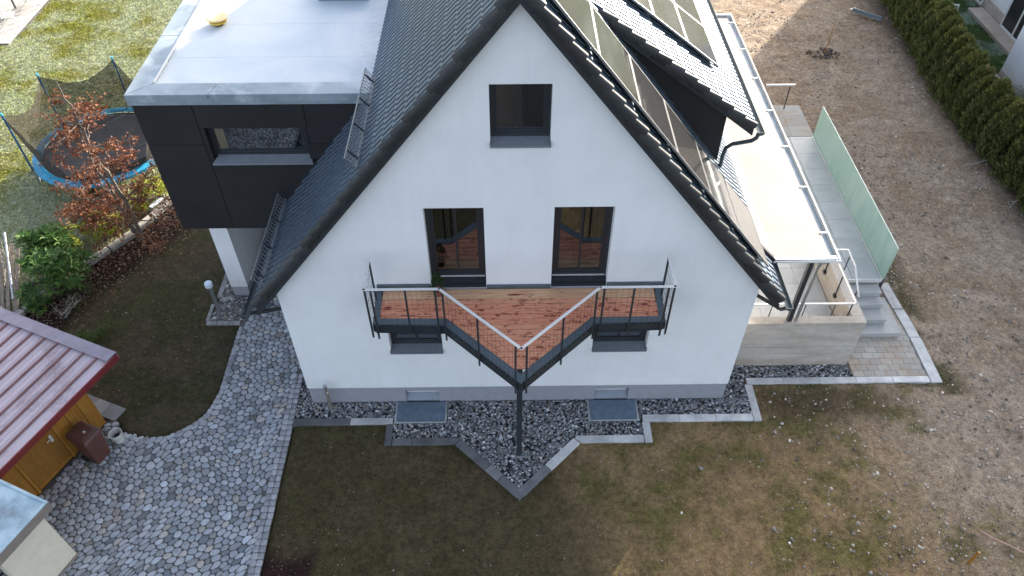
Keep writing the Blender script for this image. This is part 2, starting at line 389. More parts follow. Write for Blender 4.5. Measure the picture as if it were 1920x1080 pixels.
def axis(lo, hi, d, far, g=1.16):
    a = list(np.arange(lo, hi + 1e-6, d)); s = d; x = a[-1]
    while x < far: s *= g; x += s; a.append(x)
    s = d; x = a[0]; b = []
    while x > -far: s *= g; x -= s; b.append(x)
    return np.array(b[::-1] + a)
def build_ground():
    xs = axis(-23, 20, 0.1, 260); ys = axis(-6.6, 24, 0.1, 260)
    X, Y = np.meshgrid(xs, ys, indexing='ij')
    near = ((np.abs(X) < 26) & (Y > -9) & (Y < 28)).astype(float)
    n1 = vnoise(X, Y, 0.35, 1); n2 = vnoise(X, Y, 1.3, 2, 4); n3 = vnoise(X, Y, 5.0, 3, 2)
    wob = (n2 - 0.5) * 1.2
    soil = np.array([0.295, 0.234, 0.178]); soil2 = np.array([0.235, 0.168, 0.112]); moss = np.array([0.10, 0.094, 0.03])
    lawn = np.array([0.078, 0.061, 0.034]); lawn2 = np.array([0.066, 0.056, 0.028]); bed = np.array([0.03, 0.02, 0.016]); grass = np.array([0.17, 0.18, 0.042]); frost = np.array([0.40, 0.44, 0.36]); redsoil = np.array([0.032, 0.017, 0.015])
    C = np.zeros(X.shape + (3,))
    def lerp(a, b, t): return a + (b - a) * np.clip(t, 0, 1)[..., None]
    sst = lambda a, b, v: np.clip((v - a) / (b - a), 0, 1) ** 2 * (3 - 2 * np.clip((v - a) / (b - a), 0, 1))
    C[:] = soil
    C = lerp(C, soil2, sst(0.45, 0.65, n2) * 0.55)
    # brown, less stony soil towards the house corner and the front
    d = (X - 6.0) * 0.55 + (-(Y) - 0.2) * -0.25 + wob
    C = lerp(C, np.array([0.215, 0.148, 0.08]), 1 - sst(0.2, 2.6, d + 0.5))
    # moss and thin turf patches
    mm = sst(0.47, 0.66, n2 * 0.5 + n1 * 0.25 + n3 * 0.25) * (1 - sst(9.5, 12, X + wob)) * (Y < 2)
    C = lerp(C, moss, mm * (0.45 + 0.5 * n3))
    rim = np.exp(-((X - (10.75 - 0.03 * Y)) / 0.35) ** 2) * (Y > 0) * (Y < 11) * (n2 > 0.4); C = lerp(C, np.array([0.055, 0.05, 0.022]), rim * 0.8)
    shade_band = np.exp(-((Y + 0.15) / 0.55) ** 2) * sst(5.6, 6.2, X) * (1 - sst(8.2, 10.3, X + (n2 - .5))); C = lerp(C, np.array([0.045, 0.034, 0.02]), shade_band * 0.75)  # shadow band beside the kerb, painted into the soil colour
    # sown lawn in front of the gable
    fl = (1 - sst(-0.4, 2.6, X + 0.35 * (Y + 2) + wob * 1.4)) * (X > -6) * (Y < 1.5)
    C = lerp(C, lerp(np.broadcast_to(lawn, C.shape), lawn2, sst(0.4, 0.62, n2)), fl)
    rs = sst(0, 0.6, (-3.45 + (n2 - .5) * 1.0 + 0.15 * (X + 5)) - Y) * (1 - sst(-4.5, -4.05, X + (n2 - .5) * .8)); C = lerp(C, redsoil, rs * (X > -6))
    # lawn between shed, path and bed
    ll = (X < -7.0).astype(float); C = lerp(C, lerp(np.broadcast_to(np.array([0.068, 0.057, 0.037]), C.shape), np.array([0.052, 0.052, 0.026]), sst(0.42, 0.6, n2)), ll)
    ex = edge_x(Y); bd = sst(0, 0.7, 1.75 + wob * .9 - (X - ex)) * (X < -7) * (Y > 0.5); C = lerp(C, bed, bd)
    # old lawn beyond the log edging, white with frost where the houses shade it
    gl = ((X < ex) & (Y > 1.0)).astype(float)
    fr = sst(0.4, 0.62, n1 * 0.35 + n2 * 0.45 + n3 * 0.2 + 0.16 * np.clip((X + 19.5) / 6, -1, 1.0) )
    fr = np.maximum(fr, sst(0.2, 1.2, (8.4 - Y) - 0.2 * (X + 15)) * (X < -13.2) * (0.6 + 0.4 * n3))
    C = lerp(C, lerp(np.broadcast_to(grass, C.shape), frost, fr * 0.62), gl)
    C = lerp(C, np.array([0.05, 0.05, 0.052]), sst(8.0, 10.5, -Y))          # dark unseen ground added in front, for the window reflections
    ng = (X > 16.7).astype(float); C = lerp(C, lerp(np.broadcast_to(np.array([0.045, 0.075, 0.025]), C.shape), np.array([0.16, 0.21, 0.16]), sst(0.5, 0.7, n2)), ng)
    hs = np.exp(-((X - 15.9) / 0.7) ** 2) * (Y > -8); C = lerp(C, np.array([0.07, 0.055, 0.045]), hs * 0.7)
    C *= (1.08 + 0.3 * n3)[..., None]
    rough = 0.012 + 0.03 * (X > 5.5) * (Y < 30)
    Z = -0.035 + (vnoise(X, Y, 4.0, 9, 3) - 0.5) * rough * 2 + (n1 - 0.5) * 0.05 * near * (X > 6)
    for poly in (PATH, BED, BED_L, PAVED):
        xsn = [p[0] for p in poly]; ysn = [p[1] for p in poly]
        Z[inside_np(poly, X, Y)] = -0.12
    Z = np.where(near > 0, Z, -0.035)
    nx, ny = X.shape; idx = np.arange(nx * ny).reshape(nx, ny)
    F = np.stack([idx[:-1, :-1], idx[1:, :-1], idx[1:, 1:], idx[:-1, 1:]], -1).reshape(-1, 4)
    t = NT('soil_and_turf'); v = t.coord((1, 1, 1), 'World')
    a = t.noise(v, 9, 8, 0.7); b = t.noise(v, 34, 5, 0.7)
    k = t.ramp(a, [(0.26, (0.5, 0.48, 0.46)), (0.5, (1, 1, 1)), (0.75, (1.5, 1.47, 1.42))])
    c = t.mix(1.0, t.attr(), k, 'MULTIPLY')
    k2 = t.ramp(b, [(0.3, (0.5,) * 3), (0.52, (1.0,) * 3), (0.72, (1.5,) * 3)]); c = t.mix(1.0, c, k2, 'MULTIPLY')
    k3 = t.ramp(t.noise(v, 2.6, 6, 0.65), [(0.3, (0.78, 0.76, 0.74)), (0.7, (1.16, 1.15, 1.13))]); c = t.mix(1.0, c, k3, 'MULTIPLY')
    t.bump(t.math('ADD', t.math('MULTIPLY', a, 0.7), t.math('MULTIPLY', b, 0.3)), 1.0, 0.09)
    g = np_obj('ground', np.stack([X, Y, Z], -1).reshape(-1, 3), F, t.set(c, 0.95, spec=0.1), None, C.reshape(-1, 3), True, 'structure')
    return g
build_ground()

def sheet(name, poly, z, mat, kind='structure', parent=None):
    return MB().prism(poly, z - 0.06, z).build(name, mat, parent, kind=kind)
M['mortar'] = simple('joint_grit', (0.12, 0.115, 0.105), 0.95, var=0.35, scale=18, bump=0.5)
M['gravelbase'] = simple('gravel_base', (0.03, 0.03, 0.033), 0.95, var=0.3, scale=18)

# ---------------------------------------------------------------- cobbled path: every stone its own rounded cell
path = sheet('path', PATH, -0.012, M['mortar'])
def clip(poly, nx, ny, d):
    out = []; n = len(poly)
    for i in range(n):
        a = poly[i]; b = poly[(i + 1) % n]; da = a[0] * nx + a[1] * ny - d; db = b[0] * nx + b[1] * ny - d
        if da <= 0: out.append(a)
        if (da < 0 < db) or (db < 0 < da): t = da / (da - db); out.append((a[0] + (b[0] - a[0]) * t, a[1] + (b[1] - a[1]) * t))
    return out
def cells(pts, wts, R, gap):
    grid = {}
    for i, (x, y) in enumerate(pts): grid.setdefault((int(x // R), int(y // R)), []).append(i)
    res = []
    for i, (x, y) in enumerate(pts):
        poly = [(x - R, y - R), (x + R, y - R), (x + R, y + R), (x - R, y + R)]
        gx, gy = int(x // R), int(y // R)
        nb = [j for a in (-1, 0, 1) for b in (-1, 0, 1) for j in grid.get((gx + a, gy + b), []) if j != i]
        nb.sort(key=lambda j: (pts[j][0] - x) ** 2 + (pts[j][1] - y) ** 2)
        for j in nb[:16]:
            dx, dy = pts[j][0] - x, pts[j][1] - y; L = math.hypot(dx, dy)
            if L < 1e-6: continue
            nx, ny = dx / L, dy / L; mid = L * 0.5 + (wts[i] - wts[j]) * 0.5
            poly = clip(poly, nx, ny, nx * x + ny * y + mid - gap / 2)
            if len(poly) < 3: break
        res.append(poly)
    return res
def cobbles():
    # the stones lie slightly stretched along one diagonal: cells are laid out in a squeezed frame and mapped back
    ST, TH = 1.15, math.radians(38); ct, st_ = math.cos(TH), math.sin(TH)
    def to_w(p):
        wv = .35 * math.sin(p[0] * 1.7 + p[1] * .9); a, b = p[0] * ST, p[1] / ST; x, y_ = a * ct - b * st_, a * st_ + b * ct
        return (x + .12 * math.sin(y_ * 1.9 + .7), y_ + .12 * math.sin(x * 2.3 + wv))
    pts = []; row = 0; y = -16.0; s = 0.162
    while y < 16.0:
        x = -14 + (row % 2) * s / 2
        while x < 6:
            q = (x + random.uniform(-.062, .062), y + random.uniform(-.062, .062)); wq = to_w(q)
            if -13.5 < wq[0] < -5 and -6.6 < wq[1] < 5.4 and any(inside(PATH, wq[0] + a, wq[1] + b) for a in (-.3, 0, .3) for b in (-.3, 0, .3)): pts.append(q)
            x += s
        y += s * 0.9; row += 1
    w0 = [0] * len(pts)
    cs = cells(pts, w0, 0.4, 0)
    q = []
    for p, c in zip(pts, cs):
        if len(c) < 3: q.append(p); continue
        mx = sum(a[0] for a in c) / len(c); my = sum(a[1] for a in c) / len(c); q.append((p[0] * .5 + mx * .5, p[1] * .5 + my * .5))
    pts = q; wts = [random.uniform(-.018, .018) for _ in pts]
    cs = cells(pts, wts, 0.4, 0.015)
    cs = [[to_w(a) for a in c] for c in cs]; pts = [to_w(p) for p in pts]
    stones = []
    for p, c in zip(pts, cs):
        if len(c) < 3 or not inside(PATH, *p): continue
        if p[0] > -5.6 and p[1] < 1.0: continue                     # the two border courses lie there
        if not inside(PATH, p[0] - 0.07, p[1]) or not inside(PATH, p[0], p[1] - 0.06): continue
        # cut the corners to round the stone
        for k in (0.3, 0.25):
            o = []
            for i in range(len(c)):
                a, b = c[i], c[(i + 1) % len(c)]
                o.append((a[0] + (b[0] - a[0]) * k, a[1] + (b[1] - a[1]) * k)); o.append((a[0] + (b[0] - a[0]) * (1 - k), a[1] + (b[1] - a[1]) * (1 - k)))
            c = [o[0]]
            for pnt in o[1:]:
                if math.hypot(pnt[0] - c[-1][0], pnt[1] - c[-1][1]) > 0.016: c.append(pnt)
        g = random.gauss(0.37, 0.06); g = min(max(g, 0.22), 0.6)
        if random.random() < .12: g *= 0.6
        tint = random.uniform(-.012, .012); col = (g * 0.96 + tint, g, g * 1.06 - tint)
        if random.random() < .08: col = (g * 1.08, g, g * 0.92)
        stones.append((p, c, col))
    # border course of small setts along the lawn and along the kerb
    def course(line, off, wdt):
        for (ax, ay), (bx, by) in zip(line[:-1], line[1:]):
            L = math.hypot(bx - ax, by - ay); n = max(1, round(L / 0.15)); ux, uy = (bx - ax) / L, (by - ay) / L; px, py = -uy, ux
            for i in range(n):
                t0 = L * i / n + .006; t1 = L * (i + 1) / n - .006; o0, o1 = off - wdt / 2 + random.uniform(-.006, .006), off + wdt / 2 + random.uniform(-.006, .006)
                c = [(ax + ux * t + px * o, ay + uy * t + py * o) for t, o in ((t0 + .015, o0), (t1 - .015, o0), (t1, o0 + .015), (t1, o1 - .015), (t1 - .015, o1), (t0 + .015, o1), (t0, o1 - .015), (t0, o0 + .015))]
                g = random.uniform(.26, .42); stones.append((((ax + bx) / 2, (ay + by) / 2) if n == 1 else (c[0][0], c[0][1]), c, (g, g, g * 1.04)))
    course([(-5.42, -6.2), (-5.42, 0.9)], 0.0, .12); course([(-5.55, -6.2), (-5.55, 0.9)], 0.0, .12)
    course([(-7.30, 2.5), (-7.30, 0.3), (-7.45, -0.28), (-7.72, -0.62), (-8.18, -0.92), (-8.76, -1.04), (-9.3, -0.86)], 0.0, .11)
    ranked = sorted(stones, key=lambda s_: -(1e3 / proj((s_[0][0], s_[0][1], 0))[2] if (lambda q_: q_ and -10 < q_[0] < 1930 and 0 < q_[1] < 1090)(proj((s_[0][0], s_[0][1], 0))) else 0))
    def stone_geo(mb, c, col):
        n = len(c); mx = sum(a[0] for a in c) / n; my = sum(a[1] for a in c) / n; h = random.uniform(-.004, .006)
        def ring(k, z): return [(mx + (a[0] - mx) * k, my + (a[1] - my) * k, z) for a in c]
        area = max(math.hypot(a[0] - mx, a[1] - my) for a in c); k1 = 1 - .011 / area
        V = ring(1.0, -0.018) + ring(1.0, 0.006 + h) + ring(k1, 0.016 + h)
        F = [(i, (i + 1) % n, n + (i + 1) % n, n + i) for i in range(n)] + [(n + i, n + (i + 1) % n, 2 * n + (i + 1) % n, 2 * n + i) for i in range(n)] + [tuple(range(2 * n, 3 * n))]
        mb.raw(V, F, col)
    for p, c, col in ranked[:300]:
        mb = MB(); stone_geo(mb, c, col); mb.build('paving_stone', M['stone'], path, smooth=50, col=True)
    mb = MB()
    for p, c, col in ranked[300:]: stone_geo(mb, c, col)
    mb.build('paving_stones', M['stone'], path, smooth=50, kind='stuff', col=True)
cobbles()

# ---------------------------------------------------------------- gravel bed round the house
sheet('gravel_bed', BED, -0.03, M['gravelbase']); sheet('gravel_pocket', BED_L, -0.03, M['gravelbase'])
def gravel(name, poly, n, holes=(), dark=1.0, warm=0.0, s=(0.022, 0.04)):
    xs = [p[0] for p in poly]; ys = [p[1] for p in poly]
    P = np.stack([rng.uniform(min(xs), max(xs), n * 3), rng.uniform(min(ys), max(ys), n * 3)], 1)
    m = inside_np(poly, P[:, 0], P[:, 1])
    for h in holes: m &= ~((P[:, 0] > h[0]) & (P[:, 0] < h[1]) & (P[:, 1] > h[2]) & (P[:, 1] < h[3]))
    P = P[m][:n]; k = len(P)
    g = np.clip(rng.lognormal(math.log(0.195 * dark), 0.55, k), 0.02, 0.6); cols = np.stack([g * (0.99 + warm), g, g * (1.03 - warm)], 1)
    wm = rng.random(k) < 0.06; cols[wm] = cols[wm] * np.array([1.25, 1.0, 0.8])
    Z = -0.016 + 0.022 * rng.random(k)
    rocks(name, np.column_stack([P, Z]), rng.uniform(s[0], s[1], k), cols, M['stone'], None, 0.75)
WELLS = [(-2.95, -1.71, -0.64, 0.02), (1.67, 2.88, -0.64, 0.02)]
gravel('gravel', BED, 11500, [(-5.0, 5.0, 0.0, 2)] + WELLS)
gravel('pocket_gravel', BED_L, 1500, [(-7.75, -7.3, 3.62, 9)], 0.75, 0.05, (0.025, 0.045))

# ---------------------------------------------------------------- kerb of flat concrete slabs
def kerbmat():
    t = NT('concrete_slab'); v = t.coord((1, 1, 1), 'World')
    n = t.ramp(t.noise(v, 2.2, 6, 0.6), [(0.35, (0.75,) * 3), (0.65, (1.12,) * 3)]); f = t.ramp(t.noise(v, 40, 4), [(0.3, (0.9,) * 3), (0.7, (1.08,) * 3)])
    c = t.mix(1.0, t.mix(1.0, t.attr(), n, 'MULTIPLY'), f, 'MULTIPLY'); t.bump(t.noise(v, 90, 3), 0.25, 0.003); return t.set(c, 0.9, spec=0.2)
M['kerb'] = kerbmat()
kerb = tag(MB().box(-5.38, -5.30, -0.66, -0.46, -0.12, -0.02).build('kerb', M['mortar']), kind='structure')
def kstone(pts, g, z=0.028):
    col = (g * 0.98, g * 0.97, g) if g < .25 else (g * 1.01, g, g * 0.985)
    cx = sum(p[0] for p in pts) / len(pts); cy = sum(p[1] for p in pts) / len(pts); k = 0.004
    q = [(p[0] + (k if p[0] < cx else -k), p[1] + (k if p[1] < cy else -k)) for p in pts]
    MB().prism(q, -0.1, z + random.uniform(-.003, .003), col).build('kerb_stone', M['kerb'], kerb, bevel=0.006, col=True)
def krun(x0, x1, y0, y1, n, gs, horiz=True):
    for i in range(n):
        if horiz: a = x0 + (x1 - x0) * i / n; b = x0 + (x1 - x0) * (i + 1) / n; kstone([(a, y0), (b, y0), (b, y1), (a, y1)], gs[i % len(gs)])
        else: a = y0 + (y1 - y0) * i / n; b = y0 + (y1 - y0) * (i + 1) / n; kstone([(x0, a), (x1, a), (x1, b), (x0, b)], gs[i % len(gs)])
krun(-5.36, -4.0, -.65, -.46, 1, [.13]); krun(-4.0, -2.98, -.64, -.46, 1, [.42])
krun(-3.13, -2.96, -1.22, -.66, 1, [.125], False)
krun(-2.95, -2.5, -1.22, -1.04, 1, [.15]); kstone([(-2.5, -1.22), (-1.49, -1.22), (-1.35, -1.09), (-1.39, -1.04), (-2.5, -1.04)], .13)
def kdiag(a, b, w0, n, gs):
    a = Vector((*a, 0)); b = Vector((*b, 0)); u = (b - a).normalized(); p = Vector((-u.y, u.x, 0)) * w0
    for i in range(n):
        s0 = a.lerp(b, i / n); s1 = a.lerp(b, (i + 1) / n)
        kstone([(q.x, q.y) for q in (s0, s1, s1 + p, s0 + p)], gs[i % len(gs)])
kdiag((-1.48, -1.23), (-0.78, -1.905), .2, 1, [.14]); kdiag((-.78, -1.905), (-0.5, -2.175), .2, 1, [.24]); kdiag((-.5, -2.175), (-0.06, -2.6), .2, 1, [.15])
kstone([(-.06, -2.6), (-.02, -2.66), (.06, -2.58), (0.08, -2.4), (-.03, -2.3), (-.1, -2.42)], .15)
kdiag((.07, -2.58), (0.72, -1.93), .2, 1, [.19]); kdiag((.72, -1.93), (1.42, -1.23), .2, 1, [.58])
kstone([(1.44, -1.21), (2.19, -1.21), (2.19, -1.02), (1.37, -1.02), (1.3, -1.08)], .52); kstone([(2.19, -1.21), (2.92, -1.21), (2.92, -1.02), (2.19, -1.02)], .56); krun(2.93, 3.12, -1.22, -.65, 1, [.5], False)
krun(2.96, 5.6, -.65, -.46, 3, [.52, .58, .62]); krun(5.61, 5.8, -.66, .4, 1, [.5], False)
krun(5.68, 10.24, .41, .6, 5, [.5, .46, .54, .6, .64]); krun(10.26, 10.54, .4, 1.85, 1, [.6], False)
for i in range(2):
    a = 1.86 + i * 1.0; kstone([(10.25 - .08 * i, a), (10.53 - .08 * i, a), (10.47 - .08 * i, a + .98), (10.19 - .08 * i, a + .98)], [.56, .5][i])
# small concrete edging by the wall pocket, and the slab patch at the shed corner
krun(-8.26, -7.36, 2.56, 2.68, 6, [.3, .26, .34]); krun(-8.3, -8.2, 2.68, 3.3, 4, [.3, .34], False)
krun(-8.12, -7.76, 3.42, 3.55, 1, [.36]); krun(-8.22, -8.08, 3.56, 4.9, 2, [.28, .25], False)
sl = [Vector((-10.55, .32)), Vector((-9.5, -.1)), Vector((-9.8, -.5)), Vector((-10.0, -.2)), Vector((-10.7, .0))]
for i in range(3):
    t0, t1 = i / 3, (i + 1) / 3; A = Vector((-10.6, .36)); B = Vector((-9.48, -.1)); o = Vector((-.17, -.36))
    a, b = A.lerp(B, t0), A.lerp(B, t1); kstone([(a + o)[:], (b + o)[:], b[:], a[:]], [.27, .31, .29][i], 0.012)
# ---------------------------------------------------------------- clay-free pavers at the foot of the steps
paved = sheet('paved_corner', PAVED, -0.02, M['mortar'])
def paver_mat():
    t = NT('concrete_paver'); v = t.coord((1, 1, 1), 'World')
    c = t.ramp(t.rand(), [(0, (0.33, 0.31, 0.275)), (1, (0.43, 0.415, 0.375))])
    st = t.ramp(t.noise(v, 1.5, 5, 0.6, 0.4), [(0.5, (0, 0, 0)), (0.62, (1, 1, 1))]); c = t.mix(t.math('MULTIPLY', st, 0.5), c, (0.36, 0.25, 0.16))
    k = t.ramp(t.noise(v, 30, 4), [(0.3, (0.88,) * 3), (0.7, (1.1,) * 3)]); c = t.mix(1.0, c, k, 'MULTIPLY'); t.bump(t.noise(v, 120, 2), 0.2, 0.003); return t.set(c, 0.9, spec=0.2)
M['paver'] = paver_mat()
r = 0; y = 0.615
while y < 3.55:
    x = 8.40 - (r % 2) * 0.14; lim = 10.24 - max(0, (y - 1.8)) * 0.085
    while x < lim - 0.05:
        a, b = max(x, 8.40), min(x + 0.28, lim); 
        if b - a > .06 and not (y > 2.95 and a > 9.6): MB().box(a + .003, b - .003, y + .003, y + .187, -.06, .004 + random.uniform(-.002, .003)).build('paver', M['paver'], paved, bevel=.004)
        x += 0.28
    y += 0.19; r += 1
gravel('step_gravel', [(9.68, 2.5), (10.0, 2.5), (9.9, 3.6), (9.68, 3.6)], 260, (), 0.8)
# ================================================================== HOUSE
HB = 15.0
K, ZR = 1.24, 10.55                          # roof surface z = ZR - K |x|
SA = math.atan(K); CA, SN = math.cos(SA), math.sin(SA)
house = thing('house', (0, 0, 0), 'white gabled house with steep dark tiled roof and V-shaped balcony on its gable', 'house')
def zroof(x, off=0.0): return ZR - K * abs(x) - off / CA
ZW = 10.14
# --- gable wall with cut openings
TOPW = (-0.50, 0.54, 7.52, 8.71); DL = (-1.79, -0.66, 3.98, 6.12); DR = (0.665, 1.80, 3.98, 6.12)
LL = (-2.86, -1.69, 1.93, 3.0); LR = (1.66, 2.88, 1.93, 3.0)
WT = 0.34
def wall_with_holes(name, outline, holes, y0, y1, mat, parent):
    """outline: convex-ish (x, z) polygon; rectangular holes; faces split into a grid so the reveals are real"""
    xs = sorted({p[0] for p in outline} | {h[0] for h in holes} | {h[1] for h in holes})
    zs = sorted({p[1] for p in outline} | {h[2] for h in holes} | {h[3] for h in holes})
    mb = MB()
    for i in range(len(xs) - 1):
        for j in range(len(zs) - 1):
            a, b, c, d = xs[i], xs[i + 1], zs[j], zs[j + 1]
            if any(h[0] <= a and b <= h[1] and h[2] <= c and d <= h[3] for h in holes): continue
            q = [(a, c), (b, c), (b, d), (a, d)]
            n = len(outline)
            for k in range(n):                                 # clip the cell to the outline
                p0, p1 = outline[k], outline[(k + 1) % n]; nx, nz = (p1[1] - p0[1]), -(p1[0] - p0[0])
                q = clip(q, nx, nz, nx * p0[0] + nz * p0[1])
                if len(q) < 3: break
            if len(q) < 3: continue
            mb.poly([(x, y0, z) for x, z in q]); mb.poly([(x, y1, z) for x, z in reversed(q)])
    for h in holes:
        a, b, c, d = h
        mb.poly([(a, y0, c), (a, y0, d), (a, y1, d), (a, y1, c)]); mb.poly([(b, y0, c), (b, y1, c), (b, y1, d), (b, y0, d)])
        mb.poly([(a, y0, c), (a, y1, c), (b, y1, c), (b, y0, c)]); mb.poly([(a, y0, d), (b, y0, d), (b, y1, d), (a, y1, d)])
    n = len(outline)
    for k in range(n):
        p0, p1 = outline[k], outline[(k + 1) % n]; mb.poly([(p0[0], y0, p0[1]), (p0[0], y1, p0[1]), (p1[0], y1, p1[1]), (p1[0], y0, p1[1])])
    me = bpy.data.meshes.new(name); me.from_pydata(mb.v, [], mb.f); bm = bmesh.new(); bm.from_mesh(me); bmesh.ops.remove_doubles(bm, verts=bm.verts, dist=1e-4)
    bmesh.ops.recalc_face_normals(bm, faces=bm.faces); bm.to_mesh(me); bm.free(); me.materials.append(mat)
    return place(bpy.data.objects.new(name, me), parent)
ZP = 0.59
BWL = (-2.70, -1.90, -.06, 0.45); BWR = (1.85, 2.66, -.06, 0.45)
gable = wall_with_holes('gable_wall', [(-5, ZP), (5, ZP), (5, ZW - K * 5 + .1), (0, ZW + .1), (-5, ZW - K * 5 + .1)], [TOPW, DL, DR, LL, LR], 0, WT, M['plaster'], house)
wall_with_holes('plinth', [(-4.985, -0.4), (4.985, -0.4), (4.985, ZP), (-4.985, ZP)], [BWL, BWR], 0.014, WT, M['plinth'], house)
mb = MB(); mb.box(-5, -4.66, WT, HB - .3, ZP, ZW - K * 5 + .12); mb.box(4.66, 5, WT, HB - .3, ZP, ZW - K * 5 + .12)
mb.yprism([(-5, ZP), (5, ZP), (5, ZW - K * 5 + .12), (0, ZW + .12), (-5, ZW - K * 5 + .12)], HB - .3, HB); mb.build('side_walls', M['plaster'], house)
mb = MB(); mb.box(-4.985, -4.66, WT, HB, -.4, ZP); mb.box(4.66, 4.985, WT, HB, -.4, ZP); mb.box(-4.985, 4.985, HB - .3, HB, -.4, ZP); mb.build('side_plinth', M['plinth'], house)
# rooms seen through the panes
def floormat():
    t = NT('parquet'); v = t.coord((6, 1, 1), 'World'); c = t.ramp(t.noise(v, 2, 4), [(0.3, (0.16, 0.08, 0.035)), (0.7, (0.24, 0.13, 0.06))]); return t.set(c, 0.5)
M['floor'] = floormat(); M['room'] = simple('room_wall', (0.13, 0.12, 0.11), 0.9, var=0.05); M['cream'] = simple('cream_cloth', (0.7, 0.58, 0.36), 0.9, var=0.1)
mb = MB()
for z, xw in ((0.9, 4.66), (3.9, 4.6), (7.0, 2.3)): mb.box(-xw, xw, WT, HB - .3, z - .2, z)
mb.build('floors', M['floor'], house)
mb = MB(); mb.box(-.1, .1, WT, HB - .3, .9, 9.9); mb.yprism([(-4.6, .9), (4.6, .9), (4.6, 3.9), (.3, 9.2), (-.3, 9.2), (-4.6, 3.9)], 4.2, 4.35); mb.build('inner_walls', M['room'], house)
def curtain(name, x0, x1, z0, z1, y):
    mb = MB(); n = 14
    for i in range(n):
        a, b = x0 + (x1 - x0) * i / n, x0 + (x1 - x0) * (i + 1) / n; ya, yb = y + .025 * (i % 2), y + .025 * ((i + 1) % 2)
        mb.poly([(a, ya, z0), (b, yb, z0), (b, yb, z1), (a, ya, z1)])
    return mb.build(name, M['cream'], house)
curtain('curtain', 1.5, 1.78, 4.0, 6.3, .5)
M['sunpatch'] = simple('sun_patch_pale', (.8, .72, .5), .9, var=.1)
MB().box(.72, 1.12, .36, .75, 3.9, 4.42).build('sun_patch', M['sunpatch'], house, bevel=.03)  # added pale block, its colour standing in for a patch of sunlight indoors
# --- windows
def window(hole, y, name='window', mull=True, parent=house, fw=0.075, sash=0.05, bottom=0.0, sill=None, rail=None):
    a, b, c, d = hole; c += bottom; mb = MB(); dp = 0.07
    mb.box(a, a + fw, y, y + dp, c, d); mb.box(b - fw, b, y, y + dp, c, d); mb.box(a + fw, b - fw, y, y + dp, d - fw, d); mb.box(a + fw, b - fw, y, y + dp, c, c + fw)
    a1, b1, c1, d1 = a + fw, b - fw, c + fw, d - fw; ys = y + .012
    mb.box(a1, a1 + sash, ys, ys + .055, c1, d1); mb.box(b1 - sash, b1, ys, ys + .055, c1, d1); mb.box(a1 + sash, b1 - sash, ys, ys + .055, d1 - sash, d1); mb.box(a1 + sash, b1 - sash, ys, ys + .055, c1, c1 + sash)
    win = mb.build(name, M['frame'], parent, bevel=.004)
    if mull:
        m = (a + b) / 2; MB().box(m - .02, m + .02, ys + .004, ys + .05, c1 + sash, d1 - sash).build('mullion', M['frame'], win)
    MB().box(a1 + sash - .01, b1 - sash + .01, ys + .026, ys + .034, c1 + sash - .01, d1 - sash + .01).build('pane', M['glass'], win)
    return win
def sill(win, a, b, y, z, out=0.05, drop=0.02):
    mb = MB(); mb.yprism([(0, 0)] * 3, 0, 0) if False else None
    V = [(a, y, z + .01), (b, y, z + .01), (b, -out, z - drop), (a, -out, z - drop), (a, y, z - .012), (b, y, z - .012), (b, -out, z - drop - .012), (a, -out, z - drop - .012)]
    mb.raw(V, [(0, 3, 2, 1), (4, 5, 6, 7), (0, 1, 5, 4), (1, 2, 6, 5), (2, 3, 7, 6), (3, 0, 4, 7)])
    mb.box(a - .012, b + .012, -out - .012, -out, z - drop - .035, z - drop + .004)
    for x in (a - .008, b): mb.box(x, x + .008, -out, y, z - drop, z + .035)
    return mb.build('sill', M['sill'], win)
RV = 0.19
wt = window(TOPW, RV, bottom=.05); sill(wt, TOPW[0] + .002, TOPW[1] - .002, RV, TOPW[2] + .045, .05, .03)
for D in (DL, DR):
    wd = window(D, RV, 'balcony_door', fw=.09, sash=.06, bottom=.15)
    MB().box(D[0] + .004, D[1] - .004, .0, RV, 4.0, 4.06).box(D[0] + .004, D[1] - .004, .08, RV + .06, 4.06, 4.13).build('threshold', M['anth'], wd)
    MB().bar((D[0] + .03, RV - .01, 4.155), (D[1] - .03, RV - .01, 4.155), .03, .018).build('drip_rail', M['alu'], wd)
for L_ in (LL, LR):
    wl_ = window(L_, RV, bottom=.05); sill(wl_, L_[0] + .002, L_[1] - .002, RV, L_[2] + .045, .05, .03)
for B_ in (BWL, BWR):
    wb = window(B_, .20, 'cellar_window', mull=False, fw=.03, sash=.03, bottom=.0)
    MB().raw([(B_[0] + .003, .2, .2), (B_[1] - .003, .2, .2), (B_[1] - .003, .02, .05), (B_[0] + .003, .02, .05), (B_[0] + .003, .2, .0), (B_[1] - .003, .2, .0), (B_[1] - .003, .02, .0), (B_[0] + .003, .02, .0)], [(0, 3, 2, 1), (4, 5, 6, 7), (0, 1, 5, 4), (1, 2, 6, 5), (2, 3, 7, 6), (3, 0, 4, 7)]).build('pale_sill', M['sill'], wb, label='pale cellar window sill')
    MB().bar((B_[0] + .02, .17, .235), (B_[1] - .02, .17, .235), .05, .05).build('vent_bar', M['alu'], wb)
# dark flashing where the deck meets the wall
for xa, xb, za, zb in ((-2.9, -1.80, 3.99, 4.12), (-.65, .655, 3.96, 4.08), (1.81, 2.95, 3.99, 4.12)): MB().box(xa, xb, -.05, -.002, za, zb).build('wall_flashing', M['steelblue'], house, bevel=.004)

